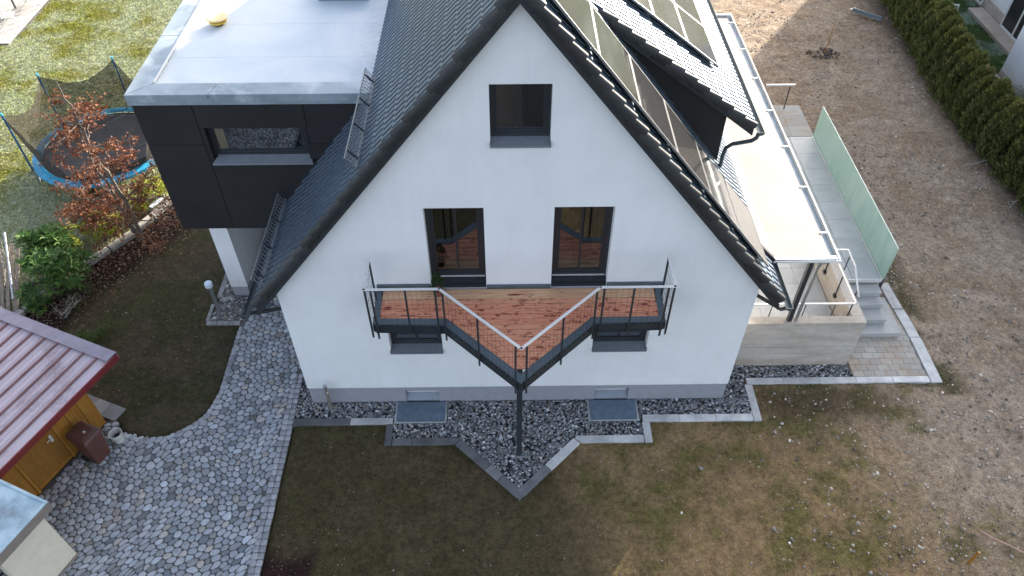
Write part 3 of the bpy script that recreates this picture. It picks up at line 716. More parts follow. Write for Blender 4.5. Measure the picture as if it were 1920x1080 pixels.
# --- roof: under-board, barge boards, then tiles one by one
TW, TG, TL = 0.345, 0.355, 0.42
EAVE = 5.47
def tile_geo(w=TW, l=TL, thick=0.018, tilt=0.036, rolls=2, h=0.05):
    xs = []; n = rolls * 10
    prof = []
    for i in range(n + 1):
        u = i / n; ph = (u * rolls) % 1.0
        z = h * (ph / .1 if ph < .1 else 1.0 if ph < .55 else max(0.0, 1 - ((ph - .55) / .45) ** 1.4))
        prof.append((u * w, z))
    top_b = [(x, 0.0, z) for x, z in prof]; top_f = [(x, -l, z + tilt) for x, z in prof]; bot_f = [(x, -l, z * .6 + tilt - thick - .006) for x, z in prof]
    V = top_b + top_f + bot_f; m = n + 1
    F = [(i, m + i, m + i + 1, i + 1) for i in range(n)] + [(m + i, 2 * m + i, 2 * m + i + 1, m + i + 1) for i in range(n)]
    V += [(0, 0, -.012), (0, -l, tilt - thick - .006), (w, 0, -.012), (w, -l, tilt - thick - .006)]; q = 3 * m
    F += [(0, q, q + 1, m), (m - 1, 2 * m - 1, q + 3, q + 2)]
    return V, F
TV, TF = tile_geo()
tile_me = bpy.data.meshes.new('roof_tile'); tile_me.from_pydata(TV, [], TF)
tile_me.polygons.foreach_set('use_smooth', np.ones(len(tile_me.polygons), bool)); tile_me.set_sharp_from_angle(angle=math.radians(40)); tile_me.materials.append(M['tile'])
def verge_geo(side, l=TL, drop=0.115, w=0.09):
    # rounded cap and a flap hanging over the gable; local x grows away from the gable
    pr = [(-.0, -drop), (-.012, -drop + .04), (-.016, -.02), (0.0, .03), (.03, .05), (w, .04)]
    pr = [(x * side, z) for x, z in pr]
    V = []; 
    for y, dz, k in ((0, -.012, 1.0), (-l, .05, 1.12)):
        V += [(x * k, y, z * k + dz) for x, z in pr]
    n = len(pr); V += [(x * .55 + .02 * side, -l, z * .72 + .02) for x, z in pr]
    F = [(i, i + 1, n + i + 1, n + i) for i in range(n - 1)] + [(n + i, n + i + 1, 2 * n + i + 1, 2 * n + i) for i in range(n - 1)]
    return V, F
def mesh_of(name, V, F, mat, sm=45):
    me = bpy.data.meshes.new(name); me.from_pydata(V, [], F); bm = bmesh.new(); bm.from_mesh(me); bmesh.ops.recalc_face_normals(bm, faces=bm.faces); bm.to_mesh(me); bm.free()
    me.polygons.foreach_set('use_smooth', np.ones(len(me.polygons), bool)); me.set_sharp_from_angle(angle=math.radians(sm)); me.materials.append(mat); return me
verge_a = mesh_of('verge_tile', *verge_geo(1), M['verge']); verge_b = mesh_of('verge_tile', *verge_geo(-1), M['verge'])
def slope_matrix(side, x, y, z, ang):
    """local X along +y of the world, local -Y down the slope, Z out of the roof"""
    down = Vector((side * math.cos(ang), 0, -math.sin(ang))); nrm = Vector((side * math.sin(ang), 0, math.cos(ang)))
    X = Vector((0, 1, 0)); Yv = -down
    return Matrix(((X.x, Yv.x, nrm.x, x), (X.y, Yv.y, nrm.y, y), (X.z, Yv.z, nrm.z, z), (0, 0, 0, 1)))
def score(p):
    q = proj(p)
    if q is None or not (-20 < q[0] < 1940 and -20 < q[1] < 1100): return 0
    return 1000 / q[2]
roof = MB()
for sd in (-1, 1):
    e = 5.40
    roof.yprism([(0, ZR - .1 - .12), (sd * e, zroof(e) - .22), (sd * e, zroof(e) - .34), (0, ZR - .34)], -.2, HB + .2)
roof = roof.build('roof', M['anth'], house)
mb = MB()
for sd in (-1, 1):
    x1 = sd * 5.42
    mb.yprism([(0, ZR - .2), (x1, zroof(x1) - .2), (x1, zroof(x1) - .38), (0, ZR - .38)], -.235, -.203)
mb.build('barge_board', M['anth'], house)
LIFT = -0.06      # tile seat below the nominal surface (rolls reach it)
cand = []
ov = 0.25
for sd in (-1, 1):
    nrows = int(EAVE / CA / TG) + 1
    s0 = EAVE / CA                                   # slope length at the eave
    for r_ in range(nrows):
        sf = s0 - r_ * TG                            # front end of this course
        sb = sf - TL
        if sf < 0.3: break
        xb = sb * CA
        for c_ in range(int((HB + 2 * ov) / TW)):
            y = -ov + .03 + c_ * TW
            xm = (sf - TG / 2) * CA
            if sd < 0 and xm > 2.98 and y > 2.72: continue            # the extension covers it
            if sd > 0 and xm > 1.36 + .1 and y > 2.72 and y < 11.4 and xm < 4.35: continue   # under the dormer
            if sd > 0 and xm > 5.16 and y > 1.0: continue             # the terrace roof starts here
            Mx = slope_matrix(sd, sd * xb, y if sd > 0 else y, ZR - K * xb, SA)
            Mx.translation += Vector((sd * SN, 0, CA)) * LIFT
            cand.append((score((sd * xm, y + .15, ZR - K * xm)) * (1.0 if not (sd > 0 and 0.1 < y < 1.6) else .2), Mx, sd))
cand.sort(key=lambda t: -t[0])
def mirror_fix(Mx, sd): return Mx
NIND = 205
for sc_, Mx, sd in cand[:NIND]: shared('roof_tile', tile_me, roof, Mx)
def merged(name, mats, V, F, mat, parent):
    V = np.array(V); n = len(V); W = np.concatenate([V @ np.array(m_)[:3, :3].T + np.array(m_)[:3, 3] for m_ in mats]); q = [f for f in F if len(f) == 4]
    FF = np.concatenate([np.array(q) + i * n for i in range(len(mats))])
    return np_obj(name, W, FF, mat, parent, None, False, 'stuff')
o = merged('roof_tiles', [m_ for _, m_, _ in cand[NIND:]], TV, TF, M['tile'], roof)
o.data.polygons.foreach_set('use_smooth', np.ones(len(o.data.polygons), bool)); o.data.set_sharp_from_angle(angle=math.radians(40))
for sd in (-1, 1):
    s0 = EAVE / CA
    for r_ in range(25):
        sf = s0 - r_ * TG; sb = sf - TL
        if sf < .3: break
        Mx = slope_matrix(sd, sd * sb * CA, -ov, ZR - K * sb * CA, SA); Mx.translation += Vector((sd * SN, 0, CA)) * (LIFT + .012)
        shared('verge_tile', verge_a, roof, Mx)
mb = MB(); n_ = int((HB + .4) / .35)
for i in range(n_):
    y = -.25 + i * .35; mb.tube([(0, y, ZR + .03), (0, y + .37, ZR + .05)], [.12, .105], 10)
mb.build('ridge_tiles', M['verge'], roof, smooth=40)
# --- gutters at the eaves
def gutter(name, x, z, y0, y1, parent, r=.075, mat=M['zinc'], n=8):
    mb = MB(); pr = [(x + r * math.cos(a), z + r * math.sin(a)) for a in [math.pi + math.pi * i / n for i in range(n + 1)]]
    pi_ = [(x + (r - .006) * math.cos(a), z + (r - .006) * math.sin(a)) for a in [math.pi + math.pi * i / n for i in range(n + 1)]]
    mb.yprism(pr + pi_[::-1], y0, y1)
    for y in (y0, y1 - .006): mb.yprism(pr, y, y + .006)
    return mb.build(name, mat, parent, smooth=30)
M['guttermat'] = simple('grey_gutter', (0.08, 0.10, 0.11), 0.4, 0.4, var=.1)
gutter('gutter', -5.58, 3.68, -.42, 9.9, house, mat=M['guttermat']); gutter('gutter', 5.58, 3.68, -.40, 0.98, house, mat=M['guttermat'])
mb = MB(); mb.tube([(5.56, -.3, 3.6), (5.52, -.18, 3.42), (5.14, .5, 3.2), (5.06, .6, 3.0), (5.06, .6, 0.9)], .045, 8); mb.build('downpipe', M['anth'], house, smooth=40)
mb = MB(); mb.tube([(-5.56, -.3, 3.6), (-5.5, -.1, 3.4), (-5.1, .3, 3.1), (-5.06, .35, 2.9), (-5.06, .35, 0.1)], .045, 8); mb.build('downpipe', M['anth'], house, smooth=40)
# --- snow guards, standing off the left slope
def snow_guard(x, y0, y1, hgt):
    nrm = Vector((-SN, 0, CA)); base = Vector((x, 0, ZR - K * abs(x))) ; up = nrm * .3 + Vector((-.55, 0, .75)); up.normalize()
    g = MB(); lo = base + nrm * .05; hi = base + nrm * .05 + up * hgt
    for p in (lo, hi): g.bar((p.x, y0, p.z), (p.x, y1, p.z), .025, .02, up)
    sg = g.build('snow_guard', M['galvdark'], house)
    g = MB(); n = int((y1 - y0) / .11)
    for i in range(n):
        a = y0 + (y1 - y0) * i / n; b = y0 + (y1 - y0) * (i + 1) / n
        g.bar((lo.x, a, lo.z), (hi.x, b, hi.z), .008, .012, nrm); g.bar((lo.x, b, lo.z), (hi.x, a, hi.z), .008, .012, nrm)
    g.build('lattice', M['galvdark'], sg)
    for i in range(4):
        y = y0 + .25 + (y1 - y0 - .5) * i / 3; b = MB(); b.bar(lo, lo, .02, .02) if False else b.bar((lo.x + .02, y, lo.z), (hi.x + .01, y, hi.z), .03, .02, (0, 1, 0)); b.build('bracket', M['anth'], sg)
M['galvdark'] = simple('grey_guard', (0.26, 0.28, 0.30), 0.5, .4, var=.1)
snow_guard(-2.86, .05, 3.1, .26); snow_guard(-5.25, .02, 3.1, .24)

# --- dormer on the right slope: black clad cheeks, own tiled roof, gutter and bent downpipe
KD, ZD = 0.75, 9.9; AD = math.atan(KD); CD_, SD_ = math.cos(AD), math.sin(AD)
DY0, DY1 = 2.75, 11.5; DX = 4.42
def zdorm(x): return ZD - KD * x
mb = MB()
mb.yprism([(1.3, zdorm(1.3) - .2), (DX, zdorm(DX) - .2), (DX, zroof(DX) - .25), (1.3, zroof(1.3) - .25)], DY0, DY0 + .14)
mb.yprism([(1.3, zdorm(1.3) - .2), (DX, zdorm(DX) - .2), (DX, zroof(DX) - .25), (1.3, zroof(1.3) - .25)], DY1 - .14, DY1)
mb.box(DX - .14, DX, DY0 + .14, DY1 - .14, zroof(DX) - .3, zdorm(DX) - .2)
dormer = mb.build('dormer', M['panel'], house)
mb = MB(); mb.yprism([(1.28, zdorm(1.28) - .08), (4.93, zdorm(4.93) - .08), (4.93, zdorm(4.93) - .2), (1.28, zdorm(1.28) - .2)], DY0 - .2, DY1 + .2); mb.build('roof_deck', M['anth'], dormer)
mb = MB(); mb.yprism([(1.36, zdorm(1.36) - .07), (4.97, zdorm(4.97) - .07), (4.97, zdorm(4.97) - .27), (1.36, zdorm(1.36) - .27)], DY0 - .235, DY0 - .203); mb.build('fascia', M['anth'], dormer)
cd_ = []; s0 = 5.0 / CD_; ytop = 2.5
for r_ in range(14):
    sf = s0 - r_ * TG; sb = sf - TL
    if sb * CD_ < 1.0: break
    for c_ in range(30):
        y = ytop + .03 + c_ * TW
        if y > DY1: break
        Mx = slope_matrix(1, sb * CD_, y, ZD - KD * sb * CD_, AD); Mx.translation += Vector((SD_, 0, CD_)) * LIFT
        xm = (sf - .18) * CD_; under = (2.5 < xm < 4.2 and 3.8 < y < 8.9)
        cd_.append((0 if under else score((xm, y + .15, ZD - KD * xm)), Mx))
cd_.sort(key=lambda t: -t[0])
for sc_, Mx in cd_[:85]: shared('roof_tile', tile_me, dormer, Mx)
o = merged('roof_tiles', [m_ for _, m_ in cd_[85:]], TV, TF, M['tile'], dormer); o.data.polygons.foreach_set('use_smooth', np.ones(len(o.data.polygons), bool)); o.data.set_sharp_from_angle(angle=math.radians(40))
for r_ in range(12):
    sf = s0 - r_ * TG; sb = sf - TL
    if sb * CD_ < .9: break
    Mx = slope_matrix(1, sb * CD_, ytop, ZD - KD * sb * CD_, AD); Mx.translation += Vector((SD_, 0, CD_)) * (LIFT + .012)
    shared('verge_tile', verge_a, dormer, Mx)
gutter('gutter', 5.09, zdorm(5.0) - .06, 2.35, DY1 + .3, dormer, mat=M['guttermat'])
MB().tube([(5.07, 2.44, zdorm(5) - .12), (5.05, 2.46, zdorm(5) - .26), (4.98, 2.5, zdorm(5) - .36), (4.62, 2.62, 5.62), (4.53, 2.66, 5.5), (4.5, 2.67, 5.3), (4.5, 2.68, 5.0)], .045, 8).build('downpipe', M['guttermat'], dormer, smooth=40)
# lead apron between cheek and tiles
MB().yprism([(1.4, zroof(1.4) + .02), (4.5, zroof(4.5) + .02), (4.5, zroof(4.5)), (1.4, zroof(1.4))], DY0 - .1, DY0).build('apron', M['steelblue'], dormer)

# ================================================================== SOLAR PANELS
def cellmat():
    t = NT('solar_glass'); v = t.coord(); c = t.ramp(t.noise(v, 30, 2), [(0.3, (0.03, 0.03, 0.031)), (0.7, (0.042, 0.042, 0.042))])
    r = t.ramp(t.noise(v, 2.5, 5), [(0.3, (.04,) * 3), (.7, (.07,) * 3)]); return t.set(c, r, spec=0.28)
M['cell'] = cellmat()
M['pvframe'] = simple('silver_frame', (0.34, 0.34, 0.34), 0.4, 0.6, var=.05)
def solar(x0, x1, y0, y1, c, k, lift, label, group):
    a = math.atan(k); n = Vector((math.sin(a), 0, math.cos(a))); d = Vector((math.cos(a), 0, -math.sin(a)))
    def P(x, y, h): return Vector((x, y, c - k * x)) + n * h
    t = thing('solar_panel', P((x0 + x1) / 2, (y0 + y1) / 2, lift - .04)[:], label, 'solar panel', group)
    def slab(mb, xa, xb, ya, yb, h0, h1):
        V = [P(xa, ya, h0), P(xb, ya, h0), P(xb, yb, h0), P(xa, yb, h0), P(xa, ya, h1), P(xb, ya, h1), P(xb, yb, h1), P(xa, yb, h1)]
        mb.raw(V, [(0, 3, 2, 1), (4, 5, 6, 7), (0, 1, 5, 4), (1, 2, 6, 5), (2, 3, 7, 6), (3, 0, 4, 7)])
    mb = MB(); f = .02; fx = f * math.cos(a)
    slab(mb, x0, x1, y0, y0 + f, lift - .04, lift); slab(mb, x0, x1, y1 - f, y1, lift - .04, lift); slab(mb, x0, x0 + fx, y0 + f, y1 - f, lift - .04, lift); slab(mb, x1 - fx, x1, y0 + f, y1 - f, lift - .04, lift)
    mb.build('frame', M['pvframe'], t)
    mb = MB(); slab(mb, x0 + fx, x1 - fx, y0 + f, y1 - f, lift - .03, lift - .004); mb.build('cell_glass', M['cell'], t)
    mb = MB()
    for q in (.25, .75):
        yy = y0 + (y1 - y0) * q; slab(mb, x0, x1, yy - .02, yy + .02, lift - .16, lift - .045)
    mb.build('rail', M['anth'], t)
names = ['topmost visible', 'second from the top', 'third from the top', 'fourth from the top', 'second from the bottom', 'lowest']
for i in range(6):
    x0 = .39 + .76 * i
    solar(x0 + .008, x0 + .752, 0.0, 1.72, ZR, K, .14, 'black solar panel, %s in the row beside the gable edge' % names[i], 'solar panels on the main roof slope')
dl = [['upper front', 'upper back'], ['middle front', 'middle back'], ['lower front', 'lower back']]
xs_ = [2.72, 3.50, 4.28]
for i, x1 in enumerate(reversed(xs_)):
    for j in range(3):
        y0 = 3.79 + 1.74 * j
        if y0 > 8: continue
        lab = ['lowest', 'middle', 'uppermost'][i] + ' row of the dormer roof, ' + ['nearest the gable', 'second from the gable', 'farthest from the gable'][j]
        solar(x1 - .772, x1 - .008, y0, y0 + 1.72, ZD, KD, .14, 'black solar panel in the ' + lab, 'solar panels on the dormer roof')

# ================================================================== FLAT-ROOFED EXTENSION
AY, AX, AZ0, AZ1, AYB = 2.8, -7.94, 3.2, 6.78, 8.3
ext = thing('house_extension', (-6.0, 5.5, 0), 'black panelled flat-roofed upper storey on white wall legs, left of the tiled roof', 'building extension')
AW = (-6.62, -4.52, 5.18, 6.02)
def xr(z): return -(ZR - z) / K - .0     # where the roof slope is at height z
mb = MB(); mb.prism([(AX + .05, AY + .3), (-3.0, AY + .3), (-3.0, AYB), (AX + .05, AYB)], AZ0 + .05, AZ1 - .05)
mb = MB()
mb.box(AX + .05, -4.0, AY + .35, AYB - .05, AZ0, AZ0 + .1); mb.box(AX + .05, AX + .12, AY + .06, AYB, AZ0, AZ1 - .1)
mb.box(AX + .05, -3.0, AYB - .1, AYB, AZ0, AZ1 - .1); mb.build('soffit_and_sides', M['anth'], ext)
# wall core behind the panels with the window opening
core = wall_with_holes('core_wall', [(AX + .05, AZ0), (-5.7, AZ0), (-2.98, AZ1 - .02), (AX + .05, AZ1 - .02)], [AW], AY + .05, AY + .35, M['dark'], ext)
g_ = .006
def fpanel(pts):
    cx = sum(p[0] for p in pts) / len(pts); cz = sum(p[1] for p in pts) / len(pts)
    MB().yprism(pts, AY, AY + .045).build('facade_panel', M['panel'], ext, bevel=.003)
zj = 5.60
fpanel([(AX, AZ0), (-6.72 - g_, AZ0), (-6.72 - g_, zj - g_), (AX, zj - g_)]); fpanel([(AX, zj + g_), (-6.72 - g_, zj + g_), (-6.72 - g_, AZ1), (AX, AZ1)])
fpanel([(-6.72 + g_, AZ0), (-5.74, AZ0), (xr(AW[2] - .0) - .0, AW[2] - .02), (-6.72 + g_, AW[2] - .02)])
fpanel([(-6.72 + g_, AW[2] - .02 + 2 * g_), (AW[0], AW[2] - .0), (AW[0], AW[3]), (-6.72 + g_, AW[3])])
fpanel([(-6.72 + g_, AW[3] + g_), (-4.43 - g_, AW[3] + g_), (-4.43 - g_, AZ1), (-6.72 + g_, AZ1)])
fpanel([(-4.43 + g_, zj + g_), (xr(zj) , zj + g_), (-3.04, AZ1), (-4.43 + g_, AZ1)])
fpanel([(AW[1], AW[2] + .02), (xr(AW[2] + .02), AW[2] + .02), (xr(zj), zj - g_), (AW[1], zj - g_)])
wx = window(AW, AY + .14, 'window', mull=False, parent=ext, fw=.07, sash=.045, bottom=.03)
mb = MB(); V = [(AW[0] + .06, AY + .14, AW[2] + .06), (AW[1] + .02, AY + .14, AW[2] + .06), (AW[1] + .05, AY - .08, AW[2] - .01), (AW[0] - .02, AY - .08, AW[2] - .01)]
mb.raw([*V, *[(x, y, z - .014) for x, y, z in V]], [(0, 3, 2, 1), (4, 5, 6, 7), (0, 1, 5, 4), (1, 2, 6, 5), (2, 3, 7, 6), (3, 0, 4, 7)]); mb.box(AW[0] - .03, AW[1] + .06, AY - .092, AY - .08, AW[2] - .06, AW[2] + .0); mb.build('sill', M['alusill'] if 'alusill' in M else M['sill'], wx)
# room behind that window: grey speckled blind and pale reveal
def blindmat():
    t = NT('speckled_blind'); v = t.coord(); c = t.ramp(t.noise(v, 34, 4, 0.7), [(0.35, (0.05, 0.055, 0.055)), (0.65, (0.15, 0.155, 0.15))]); return t.set(c, 0.95)
MB().box(AW[0] + .25, AW[1] - .1, AY + .4, AY + .42, AW[2] - .1, AW[3] + .1).build('blind', blindmat(), ext)
MB().box(AW[0] + .05, AW[0] + .25, AY + .36, AY + .39, AW[2] - .1, AW[3] + .1).build('pale_reveal', M['cream'], ext)
# roof membrane, coping pieces
def membrane():
    t = NT('roof_membrane'); v = t.coord((1, 1, 1), 'World')
    a = t.noise(v, 0.55, 5, 0.55, 0.8)
    c = t.ramp(a, [(0.35, (0.56, 0.625, 0.68)), (0.5, (0.62, 0.67, 0.71)), (0.62, (0.68, 0.715, 0.735))])
    d = t.ramp(t.noise(v, 5, 6, 0.7), [(0.62, (0, 0, 0)), (0.78, (1, 1, 1))]); c = t.mix(t.math('MULTIPLY', d, 0.16), c, (0.36, 0.36, 0.38))
    # grime where the tiles drip on the sheet
    sx = t.add('ShaderNodeSeparateXYZ'); t.link(v, sx.inputs[0])
    near = t.ramp(t.math('ADD', t.math('MULTIPLY', t.noise(v, 3.2, 6, .7), 1.3), t.math('MULTIPLY', sx.outputs[0], 0.9)), [(0.0, (0, 0, 0)), (1, (1, 1, 1))])
    gr = t.math('MULTIPLY', t.math('GREATER_THAN', sx.outputs[0], -3.9), t.ramp(t.math('ADD', t.math('MULTIPLY', t.math('ADD', sx.outputs[0], 3.9), 0.5), t.math('MULTIPLY', t.noise(v, 6, 6, .75), 0.75)), [(0.55, (0, 0, 0)), (0.95, (1, 1, 1))]))
    c = t.mix(t.math('MULTIPLY', gr, 0.45), c, (0.33, 0.31, 0.33))
    t.bump(t.noise(v, 1.6, 4), 0.25, 0.02); return t.set(c, 0.6, spec=0.4)
M['membrane'] = membrane()
mb = MB(); mb.box(AX + .4, -2.75, AY + .38, AYB - .3, AZ1 - .2, AZ1 + .02)
mb.build('roof_membrane', M['membrane'], ext)
mb = MB()
for yy in (4.35, 5.85, 7.3): mb.box(AX + .45, -3.0, yy, yy + .05, AZ1 + .0, AZ1 + .0225)
mb.build('sheet_seam', M['membrane'], ext)
def coping(pts, par=ext):
    MB().prism(pts, AZ1 - .1, lambda x, y: AZ1 + .085).build('coping', M['coping'], par, bevel=.008)
def copmat():
    t = NT('coping_metal'); v = t.coord((1, 1, 1), 'World'); c = t.ramp(t.noise(v, 1.1, 5, .6), [(.3, (.23, .28, .32)), (.7, (.38, .44, .48))])
    f = t.ramp(t.noise(v, 2.0, 6, .65, .4), [(.5, (0, 0, 0)), (.68, (1, 1, 1))]); c = t.mix(t.math('MULTIPLY', f, .6), c, (.6, .65, .69)); return t.set(c, .5, .25)
M['coping'] = copmat()
x0, x1, y0, y1 = AX - .05, AX + .42, AY - .05, AY + .4
coping([(x0, y0), (x1, y1), (x1, 5.2), (x0, 5.2)]); coping([(x0, 5.215), (x1, 5.215), (x1, AYB), (x0, AYB)])
coping([(x0 + .01, y0), (-6.3, y0), (-6.2, y1), (x1 + .01, y1)]); coping([(-6.285, y0), (-3.0, y0), (-2.85, y1), (-6.185, y1)])
mb = MB(); mb.box(x0 + .012, -3.02, y0 + .006, y0 + .012, AZ1 - .16, AZ1 + .0); mb.build('drip_edge', M['zinc'], ext)
mb = MB(); mb.bar((x1 + .01, y1 + .02, AZ1 + .10), (x1 + .01, AYB, AZ1 + .10), .03, .03); mb.build('clamp_strip', M['alu'], ext)
# white wall legs under the storey, plinths, entrance back wall
mb = MB(); mb.box(-7.75, -7.30, 3.62, AYB, .36, AZ0); mb.box(-7.3, -5.0, 6.9, 7.1, .3, AZ0); mb.build('leg_wall', M['plaster'], ext)
mb = MB(); mb.box(-7.738, -7.312, 3.632, AYB, -.2, .36); mb.box(-7.3, -5.0, 6.91, 7.09, -.2, .3); mb.build('leg_plinth', M['plinth'], ext)
mb = MB(); mb.box(-7.3, -5.0, 6.9, 6.9 - .03, .05, 2.2); mb = MB(); mb.box(-6.4, -5.4, 6.86, 6.895, 0.0, 2.15); mb.build('entrance_door', M['anth'], ext)
# yellow vent cap and skylight kerb
t = thing('vent_cap', (-6.86, 5.86, AZ1), 'round yellow two-tier vent cap on the pale flat roof', 'roof vent')
M['yellow'] = simple('yellow_plastic', (0.66, 0.43, 0.06), 0.5, var=.12); M['paleyellow'] = simple('weathered_yellow', (0.86, 0.68, 0.36), 0.6, var=.08)
MB().cyl(-6.86, 5.86, AZ1 + .02, AZ1 + .08, .12, n=24).build('collar', M['dark'], t, smooth=40)
MB().tube([(-6.86, 5.86, z) for z in (AZ1 + .07, AZ1 + .09, AZ1 + .125, AZ1 + .14)], [.17, .205, .205, .15], 28).build('lower_disc', M['yellow'], t, smooth=25)
MB().tube([(-6.86, 5.86, z) for z in (AZ1 + .17, AZ1 + .18, AZ1 + .2, AZ1 + .208)], [.225, .245, .242, .22], 32).build('top_disc', M['paleyellow'], t, smooth=20)
MB().cyl(-6.86, 5.86, AZ1 + .138, AZ1 + .172, .12, n=20).build('neck', M['yellow'], t, smooth=40)
t = thing('skylight', (-4.1, 7.5, AZ1), 'grey skylight box at the top edge of the flat roof', 'skylight')
MB().box(-4.75, -3.5, 7.0, 7.9, AZ1 + .02, AZ1 + .32).build('curb', M['sill'], t, bevel=.01); MB().box(-4.8, -3.45, 6.95, 7.95, AZ1 + .325, AZ1 + .4).build('dome_frame', M['alu'], t, bevel=.02)
# ================================================================== BALCONY
DZ = 4.0
bal = thing('balcony', (0, -1.49, 0), 'V-shaped balcony of reddish larch boards on a dark steel frame and one post', 'balcony')
INN = [(-2.79, -.0), (-2.76, -.84), (-1.43, -.86), (0.0, -2.25), (1.43, -.87), (2.76, -.85), (2.8, 0.0)]
def xlim(y):                                   # half widths of the wood at depth y
    if y > -.845: return -2.77, 2.77
    k = (y + 2.25) / (2.25 - .86); return -1.43 * k, 1.43 * k
bw = .138; y = -.055; i = 0
while y - bw > -2.26:
    ya, yb = y - bw + .004, y - .004
    for j in range(1):
        la, ra = xlim(ya); lb, rb = xlim(yb)
        if ya < -.845 < yb: la, ra = -1.44, 1.44; 
        if yb <= -.845: pts = [(la, ya), (ra, ya), (rb, yb), (lb, yb)]
        elif ya < -.845: pts = [(-2.76, -.85), (-1.43, -.85), (xlim(ya)[0], ya), (xlim(ya)[1], ya), (1.43, -.85), (2.76, -.85), (2.76, yb), (-2.76, yb)]
        else: pts = [(la, ya), (ra, ya), (rb, yb), (lb, yb)]
        if ra - la < .05: continue
        MB().prism(pts, DZ - .03, DZ + random.uniform(-.001, .001)).build('deck_board', M['deck_pale'] if i == 0 or (i == 1) else M['deck'], bal, bevel=.003)
    y -= bw; i += 1
# channel round the boards: flat upstand on top, deep web below
OUT = [(-2.9, -.0), (-2.87, -.985), (-1.48, -1.03), (0.0, -2.48), (1.48, -1.03), (2.87, -.99), (2.92, 0.0)]
mb = MB(); 
for a, b, c, d in zip(INN[:-1], INN[1:], OUT[1:], OUT[:-1]):
    V = [(a[0], a[1], DZ + .005), (b[0], b[1], DZ + .005), (c[0], c[1], DZ + .005), (d[0], d[1], DZ + .005)]
    mb.raw([*V, *[(x, y_, DZ - .02) for x, y_, z in V]], [(0, 1, 2, 3), (7, 6, 5, 4), (0, 4, 5, 1), (1, 5, 6, 2), (2, 6, 7, 3), (3, 7, 4, 0)])
mb.build('edge_channel', M['steelblue'], bal)
mb = MB()
for a, b in zip(OUT[:-1], OUT[1:]): mb.bar((a[0], a[1], DZ - .115), (b[0], b[1], DZ - .115), .035, .19, ext=.012)
mb.build('edge_beam', M['steel'], bal)
mb = MB()
for a, b in zip(OUT[:-1], OUT[1:]): mb.bar((a[0] * .985, a[1] * .985, DZ - .215), (b[0] * .985, b[1] * .985, DZ - .215), .1, .014, ext=.01)
for x in (-2.2, -.75, .75, 2.2): mb.bar((x, -.02, DZ - .11), (x, -.9 if abs(x) > 1 else -1.5, DZ - .11), .06, .14)
mb.bar((-2.8, -.06, DZ - .12), (2.8, -.06, DZ - .12), .06, .16); mb.build('joist', M['steel'], bal)
for a, b in zip(OUT[:-1], OUT[1:]):            # row of bolts under the edge
    g = MB(); L = math.hypot(b[0] - a[0], b[1] - a[1]); n = int(L / .13)
    for k in range(n):
        f = (k + .5) / n; x, yy = a[0] + (b[0] - a[0]) * f, a[1] + (b[1] - a[1]) * f; g.cyl(x * 1.006, yy - .022, DZ - .045, DZ - .02, .012, n=6)
    g.build('bolts', M['dark'], bal, kind='stuff')
MB().box(-.06, .06, -1.55, -1.43, -.1, DZ - .22).build('column', M['steel'], bal, bevel=.006)
MB().box(-.13, .13, -1.62, -1.36, -.03, .0).build('base_plate', M['steel'], bal)
# railing: flat handrail, posts outside the beam, welded mesh
RZ = 5.09
RP = [(-2.9, -.24), (-2.9, -1.09), (-1.50, -1.09), (0, -2.54), (1.50, -1.09), (2.9, -1.09), (2.9, -.26)]
for a, b in zip(RP[:-1], RP[1:]):
    MB().bar((a[0], a[1], RZ), (b[0], b[1], RZ), .055, .016, ext=.02).build('handrail', M['alu'], bal, bevel=.002)
def post(x, y_):
    p = MB().bar((x, y_, DZ - .27), (x, y_, RZ - .008), .035, .035, (0, 1, 0)).build('railing_post', M['steel'], bal)
    MB().cyl(x, y_, DZ - .31, DZ - .27, .02, n=10).build('foot_cap', M['steel'], p)
for x, yy in ((-2.9, -.28), (-2.9, -1.05), (-2.78, -1.09), (-2.14, -1.09), (-1.58, -1.09), (-1.44, -1.15), (-.78, -1.79), (-.1, -2.45), (.1, -2.45), (.78, -1.79), (1.44, -1.15), (1.58, -1.09), (2.14, -1.09), (2.78, -1.09), (2.9, -1.05), (2.9, -.28)): post(x, yy)
for a, b in zip(RP[:-1], RP[1:]):
    g = MB(); L = math.hypot(b[0] - a[0], b[1] - a[1]); n = int(L / .1); up = (0, 0, 1)
    for k in range(1, n):
        f = k / n; x, yy = a[0] + (b[0] - a[0]) * f, a[1] + (b[1] - a[1]) * f; g.bar((x, yy, DZ - .16), (x, yy, RZ - .03), .0032, .0032, (1, 0, 0))
    for k in range(6):
        z = DZ - .14 + k * (RZ - .05 - DZ + .14) / 5; g.bar((a[0], a[1], z), (b[0], b[1], z), .0035, .0035)
    g.build('wire_mesh', M['steel'], bal)
# plant pot on the deck
t = thing('potted_conifer', (-1.63, -.2, DZ), 'small green conifer in a brown pot on the balcony by the left door', 'potted plant')
M['terracotta'] = simple('brown_pot', (0.20, 0.065, 0.045), 0.6, var=.1)
MB().tube([(-1.63, -.2, DZ), (-1.63, -.2, DZ + .15), (-1.63, -.2, DZ + .15)], [.075, .1, .08], 18).build('pot', M['terracotta'], t, smooth=40)
n = 520; a = rng.uniform(0, 2 * math.pi, n); h = rng.random(n) ** .8; rr = .17 * (1 - h) ** .7 * np.sqrt(rng.random(n)) + .01
P = np.column_stack([-1.63 + rr * np.cos(a), -.2 + rr * np.sin(a), DZ + .15 + h * .42]); D = np.column_stack([np.cos(a) * .6, np.sin(a) * .6, .9 * np.ones(n)])
g = rng.uniform(.5, 1.2, n)[:, None]; cards(P, D, rng.normal(size=(n, 3)), rng.uniform(.04, .07, n), rng.uniform(.012, .02, n), np.array([[.05, .10, .028]]) * g, 'foliage', M['leaf'], t)

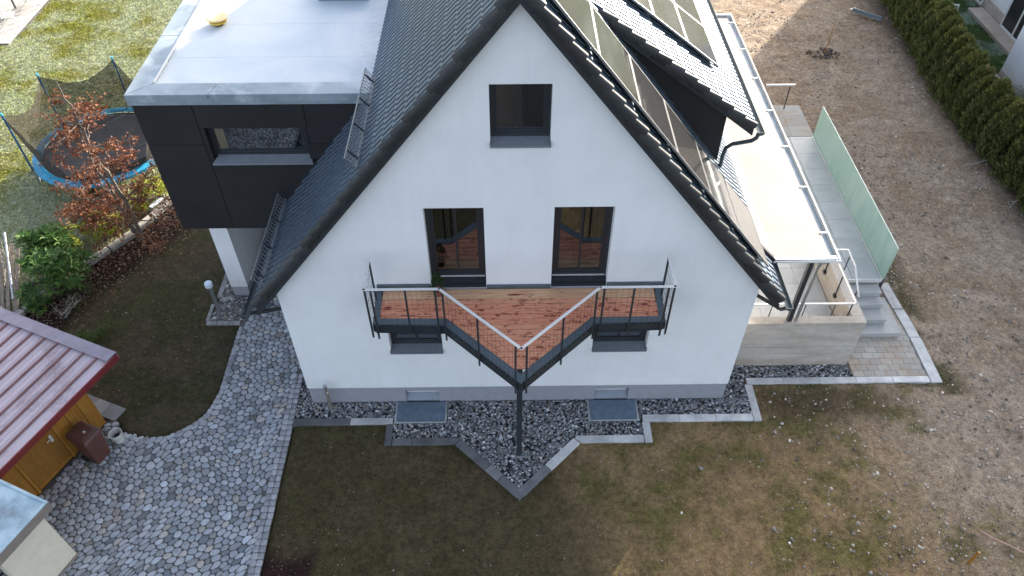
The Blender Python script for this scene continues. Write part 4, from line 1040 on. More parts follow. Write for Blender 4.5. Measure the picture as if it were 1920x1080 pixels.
# ================================================================== LIGHT WELLS with gratings
def gratemat():
    return simple('galvanised_grating', (0.34, 0.44, 0.54), 0.5, .2, var=.15)
M['grate'] = gratemat()
for (x0, x1, y0, y1), nm in zip(WELLS, ('left', 'right')):
    t = thing('light_well', ((x0 + x1) / 2, (y0 + y1) / 2, 0), 'galvanised grating over the light well below the %s cellar window' % nm, 'light well')
    mb = MB(); f = .045; z0, z1 = -.1, .035
    mb.box(x0, x1, y0, y0 + f, z0, z1); mb.box(x0, x0 + f, y0 + f, y1 - .03, z0, z1); mb.box(x1 - f, x1, y0 + f, y1 - .03, z0, z1); mb.build('frame', M['kerbframe'] if 'kerbframe' in M else M['galv'], t)
    mb = MB(); n = int((x1 - x0 - 2 * f) / .03)
    for i in range(n + 1): x = x0 + f + (x1 - x0 - 2 * f) * i / n; mb.box(x - .002, x + .002, y0 + f, y1 - .03, 0, .028)
    n = int((y1 - y0 - f) / .03)
    for i in range(n): yy = y0 + f + (y1 - y0 - f - .03) * i / n; mb.box(x0 + f, x1 - f, yy - .002, yy + .002, .004, .026)
    mb.build('grate', M['grate'], t); MB().box(x0 + f, x1 - f, y0 + f, y1 - .03, -.099, -.04).build('well_floor', M['wellfloor'] if 'wellfloor' in M else M['plinth'], t)
# ================================================================== TERRACE, its roof, the glass screen and the steps
def concmat():
    t = NT('cast_concrete'); v = t.coord((1, 1, 1), 'World')
    c = t.ramp(t.noise(t.coord((.5, .5, 2.2), 'World'), 1.6, 6, .62), [(.3, (.40, .345, .29)), (.5, (.50, .445, .385)), (.72, (.57, .53, .475))])
    sp = t.ramp(t.noise(v, 7, 6, .7), [(.3, (.85,) * 3), (.7, (1.08,) * 3)]); c = t.mix(1.0, c, sp, 'MULTIPLY')
    sx = t.add('ShaderNodeSeparateXYZ'); t.link(v, sx.inputs[0])
    dirt = t.ramp(t.math('ADD', sx.outputs[2], t.math('MULTIPLY', t.noise(v, 2.4, 5, .6), .5)), [(.25, (1, 1, 1)), (.55, (0, 0, 0))])
    c = t.mix(t.math('MULTIPLY', dirt, .45), c, (.33, .225, .15)); t.bump(t.noise(v, 60, 4), .3, .004); return t.set(c, .9, spec=.2)
M['conc'] = concmat()
def slabmat():
    t = NT('pale_stone_tile'); v = t.coord((1, 1, 1), 'World')
    c = t.ramp(t.rand(), [(0, (.44, .455, .45)), (1, (.53, .54, .535))]); k = t.ramp(t.noise(v, 3, 6, .65), [(.3, (.9,) * 3), (.7, (1.08,) * 3)]); c = t.mix(1.0, c, k, 'MULTIPLY')
    t.bump(t.noise(v, 100, 3), .15, .002); return t.set(c, .6, spec=.35)
M['slab'] = slabmat()
M['step'] = simple('grey_step_concrete', (.40, .40, .385), .85, var=.12, scale=3, bump=.2)
ter = thing('terrace', (6.6, 1.0, 0), 'raised terrace with bare concrete parapet walls at the right side of the house', 'terrace')
TZ, FZ = 1.6, 0.85
# parapet: board-cast in three lifts so the pour joints are real steps
mb = MB()
for z0, z1, o in ((-.3, .455, 0), (.472, .70, .004), (.715, TZ, 0)): mb.box(5.0, 8.33, 1.0 - o, 1.23, z0, z1)
mb.build('front_parapet', M['conc'], ter, bevel=.006)
MB().box(8.05, 8.33, 1.232, 4.3, -.3, TZ - .002).build('side_parapet', M['conc'], ter, bevel=.006)
MB().box(5.0, 8.05, 1.24, 12.2, -.3, FZ - .03).box(8.06, 9.70, 3.2, 9.66, -.3, FZ - .03).build('base', M['conc'], ter)
x = 5.02; i = 0
while x < 8.0:
    y = 1.24
    while y < 5.6:
        MB().box(x + .003, min(x + .6, 8.05) - .003, y + .003, y + .597, FZ - .029, FZ).build('floor_tile', M['slab'], ter, bevel=.003); y += .6
    x += .6
for i, (xa, xb) in enumerate(((8.34, 8.93), (8.94, 9.68))):
    y = 3.21
    while y < 9.6: MB().box(xa + .002, xb - .002, y + .002, min(y + .79, 9.66) - .002, FZ - .029, FZ + .001).build('floor_tile', M['slab'], ter, bevel=.003); y += .79
MB().box(9.69, 9.73, 3.18, 9.68, FZ - .12, FZ + .004).box(8.34, 9.69, 3.165, 3.20, FZ - .1, FZ + .003).build('edge_trim', M['alu'], ter)
y = 9.72
while y < 11.4: 
    for xa in (8.34, 9.06): MB().box(xa, xa + .715, y, y + .595, FZ - .15, FZ - .02).build('floor_tile', M['patio'] if 'patio' in M else M['paver'], ter, bevel=.003)
    y += .6
# steps
st = thing('steps', (9.0, 1.9, 0), 'flight of pale concrete steps down from the terrace to the pavers', 'steps')
for z, yf, yb, xr_ in ((.17, 1.9, 3.15, 9.99), (.34, 2.21, 3.16, 9.66), (.51, 2.6, 3.165, 9.65), (.68, 2.87, 3.17, 9.64)):
    zb = z - .17 if z > .2 else -.05
    MB().box(8.335, xr_, yf, yb - (0 if z > .2 else 0), zb + .002, z - .06).build('riser', M['step'], st)
    MB().box(8.335, xr_ + .012, yf - .025, yb, z - .058, z).build('tread', M['step'], st, bevel=.005)
# glass screen
gs = thing('glass_screen', (9.76, 3.2, FZ), 'frosted green glass wind screen along the outer edge of the terrace walk', 'glass screen')
ya, yb = 3.19, 9.72; n = 3
for i in range(n):
    a, b = ya + (yb - ya) * i / n, ya + (yb - ya) * (i + 1) / n
    MB().box(9.752, 9.768, a + (.0 if i == 0 else .004), b - (.0 if i == n - 1 else .004), FZ - .02, 1.93).build('glass_pane', M['frosted'], gs)
M['glassedge'] = simple('pale_glass_edge', (.62, .72, .66), .3, var=.05)
MB().bar((9.76, ya, 1.936), (9.76, yb, 1.936), .02, .012).build('top_edge', M['glassedge'], gs)
MB().box(9.735, 9.785, ya, yb, FZ - .13, FZ - .021).build('clamp_rail', M['anth'], gs)
for i in range(7): y = ya + .04 + (yb - ya - .08) * i / 6; MB().box(9.74, 9.80, y - .04, y + .04, -.05, FZ - .13).build('bracket', M['anth'], gs)
# handrail on the parapet
hr = thing('handrail', (8.0, 1.3, TZ), 'pale metal handrail on short dark brackets round the terrace parapet', 'handrail')
RZ2 = 2.0
for pth in ([(5.1, 1.26, RZ2), (8.02, 1.26, RZ2), (8.02, 3.2, RZ2), (8.02, 4.2, RZ2)], [(8.1, 3.12, RZ2), (8.42, 3.10, RZ2), (8.47, 2.6, RZ2 - .1), (8.47, 1.95, RZ2 - .5)]):
    for a, b in zip(pth[:-1], pth[1:]): MB().bar(a, b, .04, .04, ext=.018).build('rail', M['alu'], hr, bevel=.003)
for x in (5.3, 6.05, 6.85, 7.55): MB().bar((x, 1.27, FZ + .35), (x, 1.26, RZ2 - .02), .014, .03, (0, 1, 0)).build('bracket', M['anth'], hr)
for y in (1.36, 2.2, 3.05, 3.9):
    MB().bar((8.02, y, FZ + .42), (8.02, y, RZ2 - .02), .03, .014, (0, 1, 0)).box(7.99, 8.05, y - .05, y + .05, FZ + .38, FZ + .46).build('bracket', M['anth'], hr)
for y, zt in ((3.0, 1.96), (2.1, 1.6)): MB().bar((8.47, y, .55), (8.47, y, zt - .02), .02, .02, (0, 1, 0)).build('bracket', M['anth'], hr)
MB().bar((9.2, 11.3, FZ - .1), (9.2, 11.3, FZ + .9), .03, .03, (0, 1, 0)).build('bracket', M['anth'], hr)
MB().bar((8.4, 11.3, FZ + .9), (9.35, 11.3, FZ + .9), .05, .05).build('rail', M['alu'], hr)
# terrace roof
vr = thing('terrace_roof', (6.66, 1.1, 0), 'cream terrace roof sloping from the tiles over the terrace, with white edge gutter', 'terrace roof')
ZC = 3.68
def zc(x): return ZC
def creammat():
    t = NT('cream_roof_sheet'); v = t.coord((1, 1, 1), 'World'); c = t.ramp(t.noise(v, .8, 6, .6, .5), [(.3, (.28, .258, .24)), (.7, (.335, .314, .296))])
    t.bump(t.noise(v, 2.5, 4), .12, .01); return t.set(c, .7, spec=.3)
M['creamroof'] = creammat(); M['whitemetal'] = simple('white_coated_metal', (.72, .72, .70), .4, var=.05)
MB().yprism([(5.14, 4.17), (5.62, ZC), (6.88, ZC), (6.88, ZC - .07), (5.6, ZC - .07), (5.1, 4.1)], 1.12, 12.35).build('roof_sheet', M['creamroof'], vr)
gutter('gutter', 6.96, zc(6.9) - .03, 1.02, 12.42, vr, .05, M['zinc'])
MB().box(7.025, 7.06, 1.0, 12.45, zc(7) - .1, zc(7) + .03).build('edge_profile', M['whitemetal'], vr, bevel=.004)
for i in range(7): y = 1.9 + i * 1.65; MB().box(6.86, 7.03, y - .02, y + .02, zc(7) + .0, zc(7) + .02).build('gutter_clip', M['whitemetal'], vr)
mb = MB(); a, b = Vector((5.62, 1.065, ZC + .01)), Vector((6.99, 1.065, ZC + .01)); mb.bar(a, b, .1, .05); mb.build('front_profile', M['zinc'], vr)
MB().bar((5.58, .985, ZC - .01), (7.06, .985, ZC - .01), .03, .05).build('front_trim', M['whitemetal'], vr)
MB().yprism([(5.2, 4.16), (5.22, 3.98), (5.6, ZC - .08), (5.62, ZC + .06)], .985, 1.11).build('end_plate', M['anth'], vr)
for y in (12.3,): MB().bar((5.1, y, zc(5.1) + .02), (7.0, y, zc(7.0) + .02), .1, .06).build('back_profile', M['whitemetal'], vr)
for x, y in ((6.62, 12.0), (6.62, 7.0)): MB().box(x - .05, x + .05, y - .05, y + .05, FZ, zc(x) - .06).build('post', M['anth'], vr)
MB().tube([(6.9, 1.1, zc(6.9) - .09), (6.72, 1.12, zc(6.9) - .2), (6.68, 1.12, zc(6.9) - .34), (6.66, 1.115, TZ)], .04, 10).build('downpipe', M['galv'], vr, smooth=40)
MB().box(6.44, 6.56, 1.06, 1.16, TZ - .002, TZ + .2) if False else None
mb = MB(); mb.bar((5.62, .72, 3.62), (5.62, .72, 3.62), .01, .01) if False else None
mb = MB(); mb.tube([(5.58, .9, 3.62), (5.6, .95, 3.45), (6.3, 1.1, 2.1), (6.42, 1.1, 1.9), (6.44, 1.1, TZ)], .04, 8)
# white roof-edge trim under the front eave post
MB().box(6.44, 6.54, 1.06, 1.16, TZ - .001, ZC - .04).build('post', M['anth'], vr)

# ================================================================== SHED
DV = Vector((-.4, -.9165, 0)).normalized(); NV = Vector((.9165, -.4, 0)).normalized()     # along the front, out of the front
A0 = Vector((-9.81, -.49, 0))
def sp(u, n, z): return A0 + DV * u + NV * n + Vector((0, 0, z))
shed = thing('shed', A0[:], 'orange-brown wooden shed with frosted red metal roof', 'shed')
def wood(name, c1, c2, sc=(8, 8, .7)):
    t = NT(name); v = t.coord(sc); g = t.noise(v, 2.5, 5, .6, .4)
    c = t.ramp(g, [(.25, c1), (.75, c2)]); k = t.ramp(t.rand(), [(0, (.85,) * 3), (1, (1.15,) * 3)]); c = t.mix(1.0, c, k, 'MULTIPLY'); t.bump(g, .2, .004); return t.set(c, .55, spec=.35)
M['shedwood'] = wood('stained_board', (.29, .125, .02), (.44, .21, .04)); M['doorwood'] = wood('stained_door', (.245, .107, .02), (.37, .175, .036))
SM = Matrix(((NV.x, DV.x, 0, A0.x), (NV.y, DV.y, 0, A0.y), (0, 0, 1, 0), (0, 0, 0, 1)))   # local x out of front, y along front
MB().box(-3.1, -.04, .04, 5.2, -.05, 1.98, SM).build('shed_core', M['dark'], shed)
u = 0.0; k = 0
widths = [.33, .34, .30]
for w_ in widths: MB().box(-.038, 0, u + .006, u + w_ - .006, .02, 1.98, SM).build('wall_board', M['shedwood'], shed, bevel=.004); u += w_
MB().box(-.03, .03, u, u + .07, .02, 1.98, SM).build('door_jamb', M['shedwood'], shed, bevel=.004); u += .07
door = MB().box(-.03, .012, u + .008, u + .93, .06, 1.9, SM).build('door', M['doorwood'], shed, bevel=.005); hu = u + .13
MB().bar(sp(hu, .05, 1.02), sp(hu + .13, .05, 1.02), .018, .018).bar(sp(hu, .012, 1.02), sp(hu, .055, 1.02), .018, .018).box(.012, .02, hu - .03, hu + .03, .88, 1.1, SM).build('door_handle', M['alu'], door)
MB().bar(sp(u + .02, .014, .12), sp(u + .92, .014, .12), .02, .1).build('door_kickboard', M['shedwood'], door)
u += .94; MB().box(-.03, .03, u, u + .07, .02, 1.98, SM).build('door_jamb', M['shedwood'], shed, bevel=.004); u += .07
while u < 5.1: MB().box(-.038, 0, u + .006, u + .32, .02, 1.98, SM).build('wall_board', M['shedwood'], shed, bevel=.004); u += .33
x = -.06
while x > -3.1: MB().box(x - .31, x, -.0, .038, .02, 1.98, SM).build('wall_board', M['shedwood'], shed, bevel=.004); x -= .32
# roof at 2.05: nominal corner
RC = Vector((-8.94, -.09, 2.05)); rcn = (RC - A0).dot(NV); rcu = (RC - A0).dot(DV)
def redroof():
    t = NT('frosted_red_sheet'); v = t.coord((1, 1, 1), 'World'); f = t.noise(v, 1.3, 6, .62, .3); g = t.noise(v, 16, 5, .65)
    fr = t.ramp(t.math('ADD', t.math('MULTIPLY', f, .7), t.math('MULTIPLY', g, .3)), [(.3, (0.2,) * 3), (.5, (1, 1, 1))])
    c = t.mix(t.math('MULTIPLY', fr, .8), (.19, .10, .10), (.66, .56, .60)); return t.set(c, .6)
M['redroof'] = redroof(); M['redfascia'] = simple('dark_red_fascia', (.19, .022, .022), .45, var=.15); M['redseam'] = simple('red_seam', (.22, .11, .105), .5, var=.2, scale=5)
M['mauve'] = simple('frosted_flashing', (.30, .255, .30), .55, var=.15, scale=4); M['frostbit'] = simple('frost_crumb', (.55, .52, .52), .9, var=.3)
ln = 6.5; wd = 4.6
sroof = MB().box(rcn - wd, rcn - .02, rcu + .02, rcu + ln, 1.97, 2.03, SM).build('shed_roof', M['redroof'], shed)
MB().box(rcn - .02, rcn + .012, rcu, rcu + ln, 1.90, 2.075, SM).build('fascia', M['redfascia'], shed, bevel=.004)
MB().box(rcn - wd, rcn - .03, rcu - .02, rcu + .26, 2.085, 2.10, SM).box(rcn - wd, rcn - .02, rcu - .03, rcu - .018, 1.9, 2.1, SM).build('ridge_flashing', M['mauve'], shed)
q = .34
while q < wd:
    xx = rcn - q; MB().box(xx - .025, xx + .025, rcu + .2, rcu + ln, 2.03, 2.075, SM).build('standing_seam', M['redseam'], sroof, bevel=.008)
    for o in (.12, .25): MB().box(xx - o - .008, xx - o + .008, rcu + .26, rcu + ln, 2.03, 2.04, SM).build('sheet_rib', M['redroof'], sroof)
    q += .38
# zinc-roofed store in the lower corner: aligned with the shed
sb = thing('bin_store', (-9.25, -3.77, 0), 'small store with icy blue-grey flat roof and cream front wall in the corner', 'outbuilding')
Q = Vector((-8.9, -3.76, 2.2)); B0 = Vector((-9.25, -3.77, 0)); qn = (Q - A0).dot(NV); qu = (Q - A0).dot(DV); bn = (B0 - A0).dot(NV); bu = (B0 - A0).dot(DV)
def iceroof():
    t = NT('icy_zinc'); v = t.coord((1, 1, 1), 'World'); f = t.noise(v, 1.4, 6, .62, .6)
    c = t.ramp(f, [(.32, (.22, .26, .29)), (.47, (.33, .44, .50)), (.6, (.46, .58, .63))]); d = t.ramp(t.noise(v, 9, 5, .7), [(.6, (0,) * 3), (.75, (1,) * 3)]); c = t.mix(t.math('MULTIPLY', d, .35), c, (.2, .22, .18)); return t.set(c, .5, .1)
M['ice'] = iceroof(); M['browntrim'] = simple('grey_brown_fascia', (.24, .20, .175), .7, var=.15); M['creamwall'] = simple('cream_render', (.72, .66, .52), .85, var=.05, bump=.2)
MB().box(qn - 3.2, qn - .01, qu + .01, qu + 3.2, 2.12, 2.2, SM).build('flat_roof', M['ice'], sb)
MB().box(qn - 3.2, qn, qu - .0, qu + .05, 2.198, 2.24, SM).box(qn - .05, qn, qu + .05, qu + 3.2, 2.198, 2.24, SM).build('roof_rim', M['ice'], sb, bevel=.01)
MB().box(qn - .03, qn + .004, qu - .004, qu + 3.2, 1.98, 2.19, SM).box(qn - 3.2, qn - .03, qu - .004, qu + .03, 1.98, 2.19, SM).build('fascia', M['browntrim'], sb)
MB().box(bn - .28, bn, bu, bu + 1.02, .05, 1.98, SM).build('front_wall', M['creamwall'], sb, bevel=.006); MB().box(bn - .3, bn + .05, bu - .03, bu + 1.1, -.05, .05, SM).build('plinth', M['browntrim'], sb)
MB().box(bn - 2.4, bn - .3, bu, bu + .25, .0, 1.98, SM).build('side_wall', M['creamwall'], sb); MB().box(bn - 2.4, bn - 2.2, bu + .25, bu + 3, .0, 1.98, SM).build('back_wall', M['browntrim'], sb)
MB().box(bn - 2.2, bn - .3, bu + .26, bu + 3.0, -.04, .005, SM).build('floor', M['dark'], sb)

# ================================================================== WHEELED BIN, BUCKET
BX, BY = -9.63, -1.42
wb = thing('wheeled_bin', (BX, BY, 0), 'brown two-wheeled waste bin by the shed door', 'waste bin')
M['brownplastic'] = simple('brown_plastic', (.125, .05, .038), .5, var=.12, scale=5)
M['browndark'] = simple('brown_lid', (.10, .045, .036), .45, var=.15, scale=5); M['rubber'] = simple('rubber', (.012, .012, .012), .8)
ang = math.atan2(NV.y, NV.x); BM_ = Matrix.Translation((BX, BY, 0)) @ Matrix.Rotation(ang, 4, 'Z')       # local x to the path
def taper(x0, x1, y, z0, X0, X1, Y, z1, Mx, mb):
    V = [Vector(p) for p in ((x0, -y, z0), (x1, -y, z0), (x1, y, z0), (x0, y, z0), (X0, -Y, z1), (X1, -Y, z1), (X1, Y, z1), (X0, Y, z1))]
    return mb.raw([Mx @ p for p in V], [(0, 3, 2, 1), (4, 5, 6, 7), (0, 1, 5, 4), (1, 2, 6, 5), (2, 3, 7, 6), (3, 0, 4, 7)])
taper(-.2, .17, .19, .03, -.25, .27, .235, .92, BM_, MB()).build('body', M['brownplastic'], wb, bevel=.018)
taper(-.26, .28, .245, .88, -.26, .285, .25, .93, BM_, MB()).build('rim', M['brownplastic'], wb, bevel=.008)
lid = taper(-.30, .29, .25, .935, -.27, .25, .225, .985, BM_, MB()).build('lid', M['browndark'], wb, bevel=.014)
taper(-.12, .22, .19, .986, -.10, .19, .17, 1.0, BM_, MB()).build('lid_panel', M['browndark'], lid, bevel=.006)
taper(.12, .15, .15, 1.0, .125, .145, .145, 1.012, BM_, MB()).build('lid_ridge', M['brownplastic'], lid)
hb = MB(); hb.bar(BM_ @ Vector((-.33, -.2, .93)), BM_ @ Vector((-.33, .2, .93)), .03, .03)
for s_ in (-1, 1): hb.bar(BM_ @ Vector((-.33, .19 * s_, .93)), BM_ @ Vector((-.24, .19 * s_, .93)), .03, .03)
hb.build('handle', M['browndark'], wb, bevel=.006)
for s_ in (-1, 1):
    wv = MB().tube([BM_ @ Vector((-.2, s_ * .17, .1)), BM_ @ Vector((-.2, s_ * .235, .1))], .1, 18).build('wheel', M['rubber'], wb, smooth=40)
fd = bpy.data.curves.new('mark', 'FONT'); fd.body = 'a'; fd.size = .16; fd.extrude = .001; fd.align_x = 'CENTER'; fd.align_y = 'CENTER'
tmp = bpy.data.objects.new('mark', fd); COL.objects.link(tmp); dg = bpy.context.evaluated_depsgraph_get(); mk = bpy.data.meshes.new_from_object(tmp.evaluated_get(dg)); bpy.data.objects.remove(tmp)
M['whiteprint'] = simple('white_print', (.75, .74, .72), .6, var=.05); mk.materials.clear(); mk.materials.append(M['whiteprint'])
o = bpy.data.objects.new('logo', mk); place(o, lid); o.matrix_basis = BM_ @ Matrix.Translation((.02, .02, 1.0025)) @ Matrix.Rotation(math.radians(75), 4, 'Z')
bk = thing('bucket', (-9.32, -1.0, 0), 'white plastic bucket with garden waste inside on the cobbles', 'bucket')
M['whiteplastic'] = simple('dirty_white_plastic', (.62, .62, .58), .5, var=.15, scale=8)
bx, by = -9.32, -1.0; n = 24; V = []; 
for r_, z in ((.105, 0), (.145, .30), (.15, .30), (.15, .315), (.138, .315), (.102, .02)): V += [(bx + r_ * math.cos(2 * math.pi * k / n), by + r_ * math.sin(2 * math.pi * k / n), z) for k in range(n)]
F = [(i * n + k, i * n + (k + 1) % n, (i + 1) * n + (k + 1) % n, (i + 1) * n + k) for i in range(5) for k in range(n)] + [tuple(range(5 * n, 6 * n)), tuple(range(n))[::-1]]
MB().raw(V, F).build('pail', M['whiteplastic'], bk, smooth=40)
k = 60; P = np.column_stack([bx + rng.normal(0, .05, k), by + rng.normal(0, .05, k), rng.uniform(.08, .2, k)]); cards(P, rng.normal(size=(k, 3)), rng.normal(size=(k, 3)), rng.uniform(.05, .1, k), rng.uniform(.03, .05, k), np.array([[.10, .06, .05]]) * rng.uniform(.5, 1.6, k)[:, None], 'garden_waste', M['leaf'], bk)
mb = MB(); mb.tube([(bx - .145, by, .28), (bx - .16, by - .08, .2), (bx - .1, by - .16, .17), (bx, by - .17, .18), (bx + .12, by - .1, .2), (bx + .146, by, .28)], .004, 5); mb.build('bail', M['galv'], bk)

# ================================================================== BOLLARD LIGHTS
bl = thing('bollard_light', (-8.01, 3.03, 0), 'steel bollard light with wide pale cap on dark gravel by the white wall leg', 'garden light', 'bollard lights')
MB().cyl(-8.01, 3.03, -.05, .98, .05, n=18).build('pole', M['galv'], bl, smooth=40); MB().cyl(-8.01, 3.03, .98, 1.0, .09, n=24).build('collar', M['galv'], bl, smooth=40)
M['capwhite'] = simple('frosted_cap', (.62, .72, .78), .5, var=.06); MB().tube([(-8.01, 3.03, 1.0), (-8.01, 3.03, 1.11), (-8.01, 3.03, 1.125)], [.1, .1, .092], 28).build('cap', M['capwhite'], bl, smooth=35)
bl = thing('bollard_light', (-4.5, -.2, 0), 'slim brownish steel bollard light in the gravel before the plinth', 'garden light', 'bollard lights')
M['bronze'] = simple('weathered_post', (.26, .24, .21), .5, .4, var=.15); MB().cyl(-4.5, -.2, -.05, .93, .042, n=18).build('pole', M['bronze'], bl, smooth=40); MB().cyl(-4.5, -.2, .93, .955, .046, n=18).build('cap', M['galv'], bl, smooth=35); MB().box(-4.47, -4.45, -.26, -.24, .72, .78).build('lamp_window', M['whiteplastic'], bl)
# ================================================================== GRASS, LITTER, PEBBLES
def ground_cards(n, mask, box, L, W, cols, name, up=1.0, lean=.5):
    x0, x1, y0, y1 = box; X = rng.uniform(x0, x1, n); Y = rng.uniform(y0, y1, n); m = mask(X, Y); X, Y = X[m], Y[m]; k = len(X)
    D = np.column_stack([rng.normal(0, lean, k), rng.normal(0, lean, k), up * np.ones(k)]); P = np.column_stack([X, Y, np.full(k, -.04)])
    c = cols(X, Y, k); N = rng.normal(size=(k, 3)); N[:, 2] *= .2
    return cards(P, D, N, rng.uniform(*L, k), rng.uniform(*W, k), c, name, M['blade'], None, 'stuff', .15)
def lawn_cols(X, Y, k):
    n1 = vnoise(X, Y, 0.35, 1); n2 = vnoise(X, Y, 1.3, 2, 4); n3 = vnoise(X, Y, 3.1, 31, 2)
    f = np.clip((n1 * .35 + n2 * .45 + n3 * .2 + .16 * np.clip((X + 19.5) / 6, -1, 1.0) - .4) / .2, 0, 1)
    f = np.maximum(f, np.clip((8.2 - Y - .2 * (X + 15)) / 1.0, 0, 1) * (X < -13.2) * .9)
    g = np.stack([.23 + .1 * n3, .25 + .07 * n2, .042 + 0 * n1], 1); w_ = np.array([.52, .57, .46])
    c = g + (w_ - g) * (f * .62 * rng.uniform(.3, 1.2, k))[:, None]; return c * rng.uniform(.55, 1.25, k)[:, None]
ground_cards(150000, lambda X, Y: (X < edge_x(Y) - .15) & ~((X < -20.1) & (Y > 17.6)), (-23, -9.4, 2.2, 24), (.05, .13), (.018, .036), lawn_cols, 'grass', .7, .7)
ground_cards(30000, lambda X, Y: (X < 1.4 - .4 * (Y + 2)) & ~inside_np(BED, X, Y) & (vnoise(X, Y, 1.3, 2, 4) > .42) & ((X > -5.25) | (X < -7.6)) & ((Y < -.72) | (X < -7.4)) & ~inside_np(PATH, X, Y) & (X > edge_x(Y) + 1.5) & ~inside_np([(-5.2, -.7), (-2.9, -.7), (-2.9, -1.25), (-1.5, -1.25), (0, -2.7), (1.5, -1.25), (3.15, -1.25), (3.15, -.7), (5, -.7), (5, 0), (-5.2, 0)], X, Y), (-12, 2.5, -6, 5.5), (.015, .035), (.006, .012),
             lambda X, Y, k: np.array([[.084, .066, .036]]) * rng.uniform(.5, 1.4, k)[:, None], 'sparse_turf', .8, .7)
moss_n = lambda X, Y: vnoise(X, Y, 1.3, 2, 4) * .6 + vnoise(X, Y, .35, 1) * .4
ground_cards(26000, lambda X, Y: (moss_n(X, Y) > .535) & (X < 10.5) & ((Y < -.75) | (X > 10.6)) & ~inside_np(BED, X, Y) & (Y < -.72 - .62 * ((X < 3.2))) , (1.5, 10.5, -6, 0), (.02, .05), (.008, .016),
             lambda X, Y, k: np.array([[.085, .092, .03]]) * rng.uniform(.5, 1.5, k)[:, None], 'mossy_tufts', .7, .8)
ground_cards(16000, lambda X, Y: (X > 16.9), (16.9, 23, 8, 24), (.04, .09), (.02, .035), lambda X, Y, k: (np.array([[.05, .085, .03]]) + (vnoise(X, Y, 1.3, 2, 4) > .55)[:, None] * np.array([[.1, .11, .1]])) * rng.uniform(.5, 1.3, k)[:, None], 'neighbour_lawn_grass', .7, .7)
# ragged tufts along the outer edge of the kerb
def kerb_tufts():
    line = [(-5.3, -.68), (-3.16, -.68), (-3.16, -1.25), (-1.5, -1.26), (0, -2.72), (1.5, -1.25), (3.15, -1.25), (3.15, -.68), (5.83, -.68), (5.83, .37), (10.58, .37), (10.5, 3.9)]
    P, D = [], []
    for (ax, ay), (bx, by) in zip(line[:-1], line[1:]):
        L = math.hypot(bx - ax, by - ay); ux, uy = (bx - ax) / L, (by - ay) / L
        for _ in range(int(L * 150)):
            f = random.random() * L
            if math.sin(f * 2.1 + ax * 3) + math.sin(f * 5.3 + ay) < random.uniform(-.6, 1.6): continue
            o = abs(random.gauss(0, .05)); P.append((ax + ux * f + uy * o, ay + uy * f - ux * o, -.04)); D.append((random.gauss(0, .6), random.gauss(0, .6), .8))
    k = len(P); cards(np.array(P), np.array(D), rng.normal(size=(k, 3)), rng.uniform(.05, .11, k), rng.uniform(.008, .016, k), np.array([[.10, .105, .035]]) * rng.uniform(.5, 1.4, k)[:, None], 'kerb_grass', M['blade'], None, 'stuff', .15)
kerb_tufts()
# pebbles and clods in the raw soil on the right
n = 26000; X = rng.uniform(1.5, 16, n); Y = rng.uniform(-6, 22, n)
den = np.clip((X - 4.5) / 4, .05, 1) * (.35 + .9 * (vnoise(X, Y, .8, 41, 3) > .47)) * np.clip(1.25 - (Y + 4) / 40, .3, 1)
m = (rng.random(n) < den) & ~inside_np([(-6, -.7), (3.2, -1.3), (5.85, -.7), (5.85, .38), (10.6, .38), (10.2, 4), (9.9, 9.9), (9.9, 11.6), (7, 12.6), (-6, 14)], X, Y)
X, Y = X[m], Y[m]; k = len(X); g = np.clip(rng.lognormal(math.log(.33), .4, k), .12, .75); cols = np.stack([g, g * .9, g * .78], 1)
rocks('soil_pebbles', np.column_stack([X, Y, np.full(k, -.03)]), np.clip(rng.lognormal(math.log(.0145), .5, k), .007, .045), cols, M['stone'], None, .6)
n = 5000; X = rng.uniform(2.5, 16, n); Y = rng.uniform(-6, 20, n); m = ~inside_np([(-6, -.7), (3.2, -1.3), (5.85, -.7), (5.85, .38), (10.6, .38), (10.2, 4), (9.9, 9.9), (9.9, 11.6), (7, 12.6), (-6, 14)], X, Y) & (rng.random(n) < np.clip((X - 4) / 4, .1, 1)); X, Y = X[m], Y[m]; k = len(X)
g = rng.uniform(.5, 1.2, k)[:, None]; rocks('soil_clods', np.column_stack([X, Y, np.full(k, -.035)]), np.clip(rng.lognormal(math.log(.022), .4, k), .012, .05), np.array([[.21, .165, .125]]) * g, M['stone'], None, .55)
n = 130; X = rng.uniform(-5.2, 4.5, n); Y = rng.uniform(-6, -.9, n); m = ~inside_np([(-5.3, -.4), (-5.3, -.7), (-3.15, -.7), (-3.15, -1.25), (-1.5, -1.25), (0, -2.7), (1.5, -1.25), (3.2, -1.25), (3.2, 0)], X, Y); X, Y = X[m], Y[m]; k = len(X)
g = rng.uniform(.12, .34, k); rocks('lawn_pebbles', np.column_stack([X, Y, np.full(k, -.03)]), rng.uniform(.008, .022, k), np.stack([g, g * .92, g * .84], 1), M['stone'], None, .6)
# fallen leaves
def litter(name, n, fn, size=(.035, .075)):
    P = np.array([fn() for _ in range(n)]); D = rng.normal(size=(n, 3)); D[:, 2] *= .25; N = np.column_stack([rng.normal(0, .35, n), rng.normal(0, .35, n), np.ones(n)])
    pal = np.array([(.30, .17, .10), (.22, .10, .055), (.36, .25, .17), (.14, .06, .04), (.42, .32, .24)]); c = pal[rng.integers(0, 5, n)] * rng.uniform(.6, 1.15, n)[:, None]
    cards(P, D, N, rng.uniform(*size, n), rng.uniform(size[0] * .6, size[1] * .6, n), c, name, M['leaf'], None, 'stuff', .3)
def f_bed():
    y = random.uniform(1.2, 8.6); return (edge_x(y) + .12 + abs(random.gauss(0, .85)), y, -.02)
litter('leaf_litter', 2600, f_bed, (.045, .095))
litter('lawn_leaves', 330, lambda: (random.uniform(-11.5, -7.6), random.uniform(-.5, 6.0), -.018), (.03, .055))
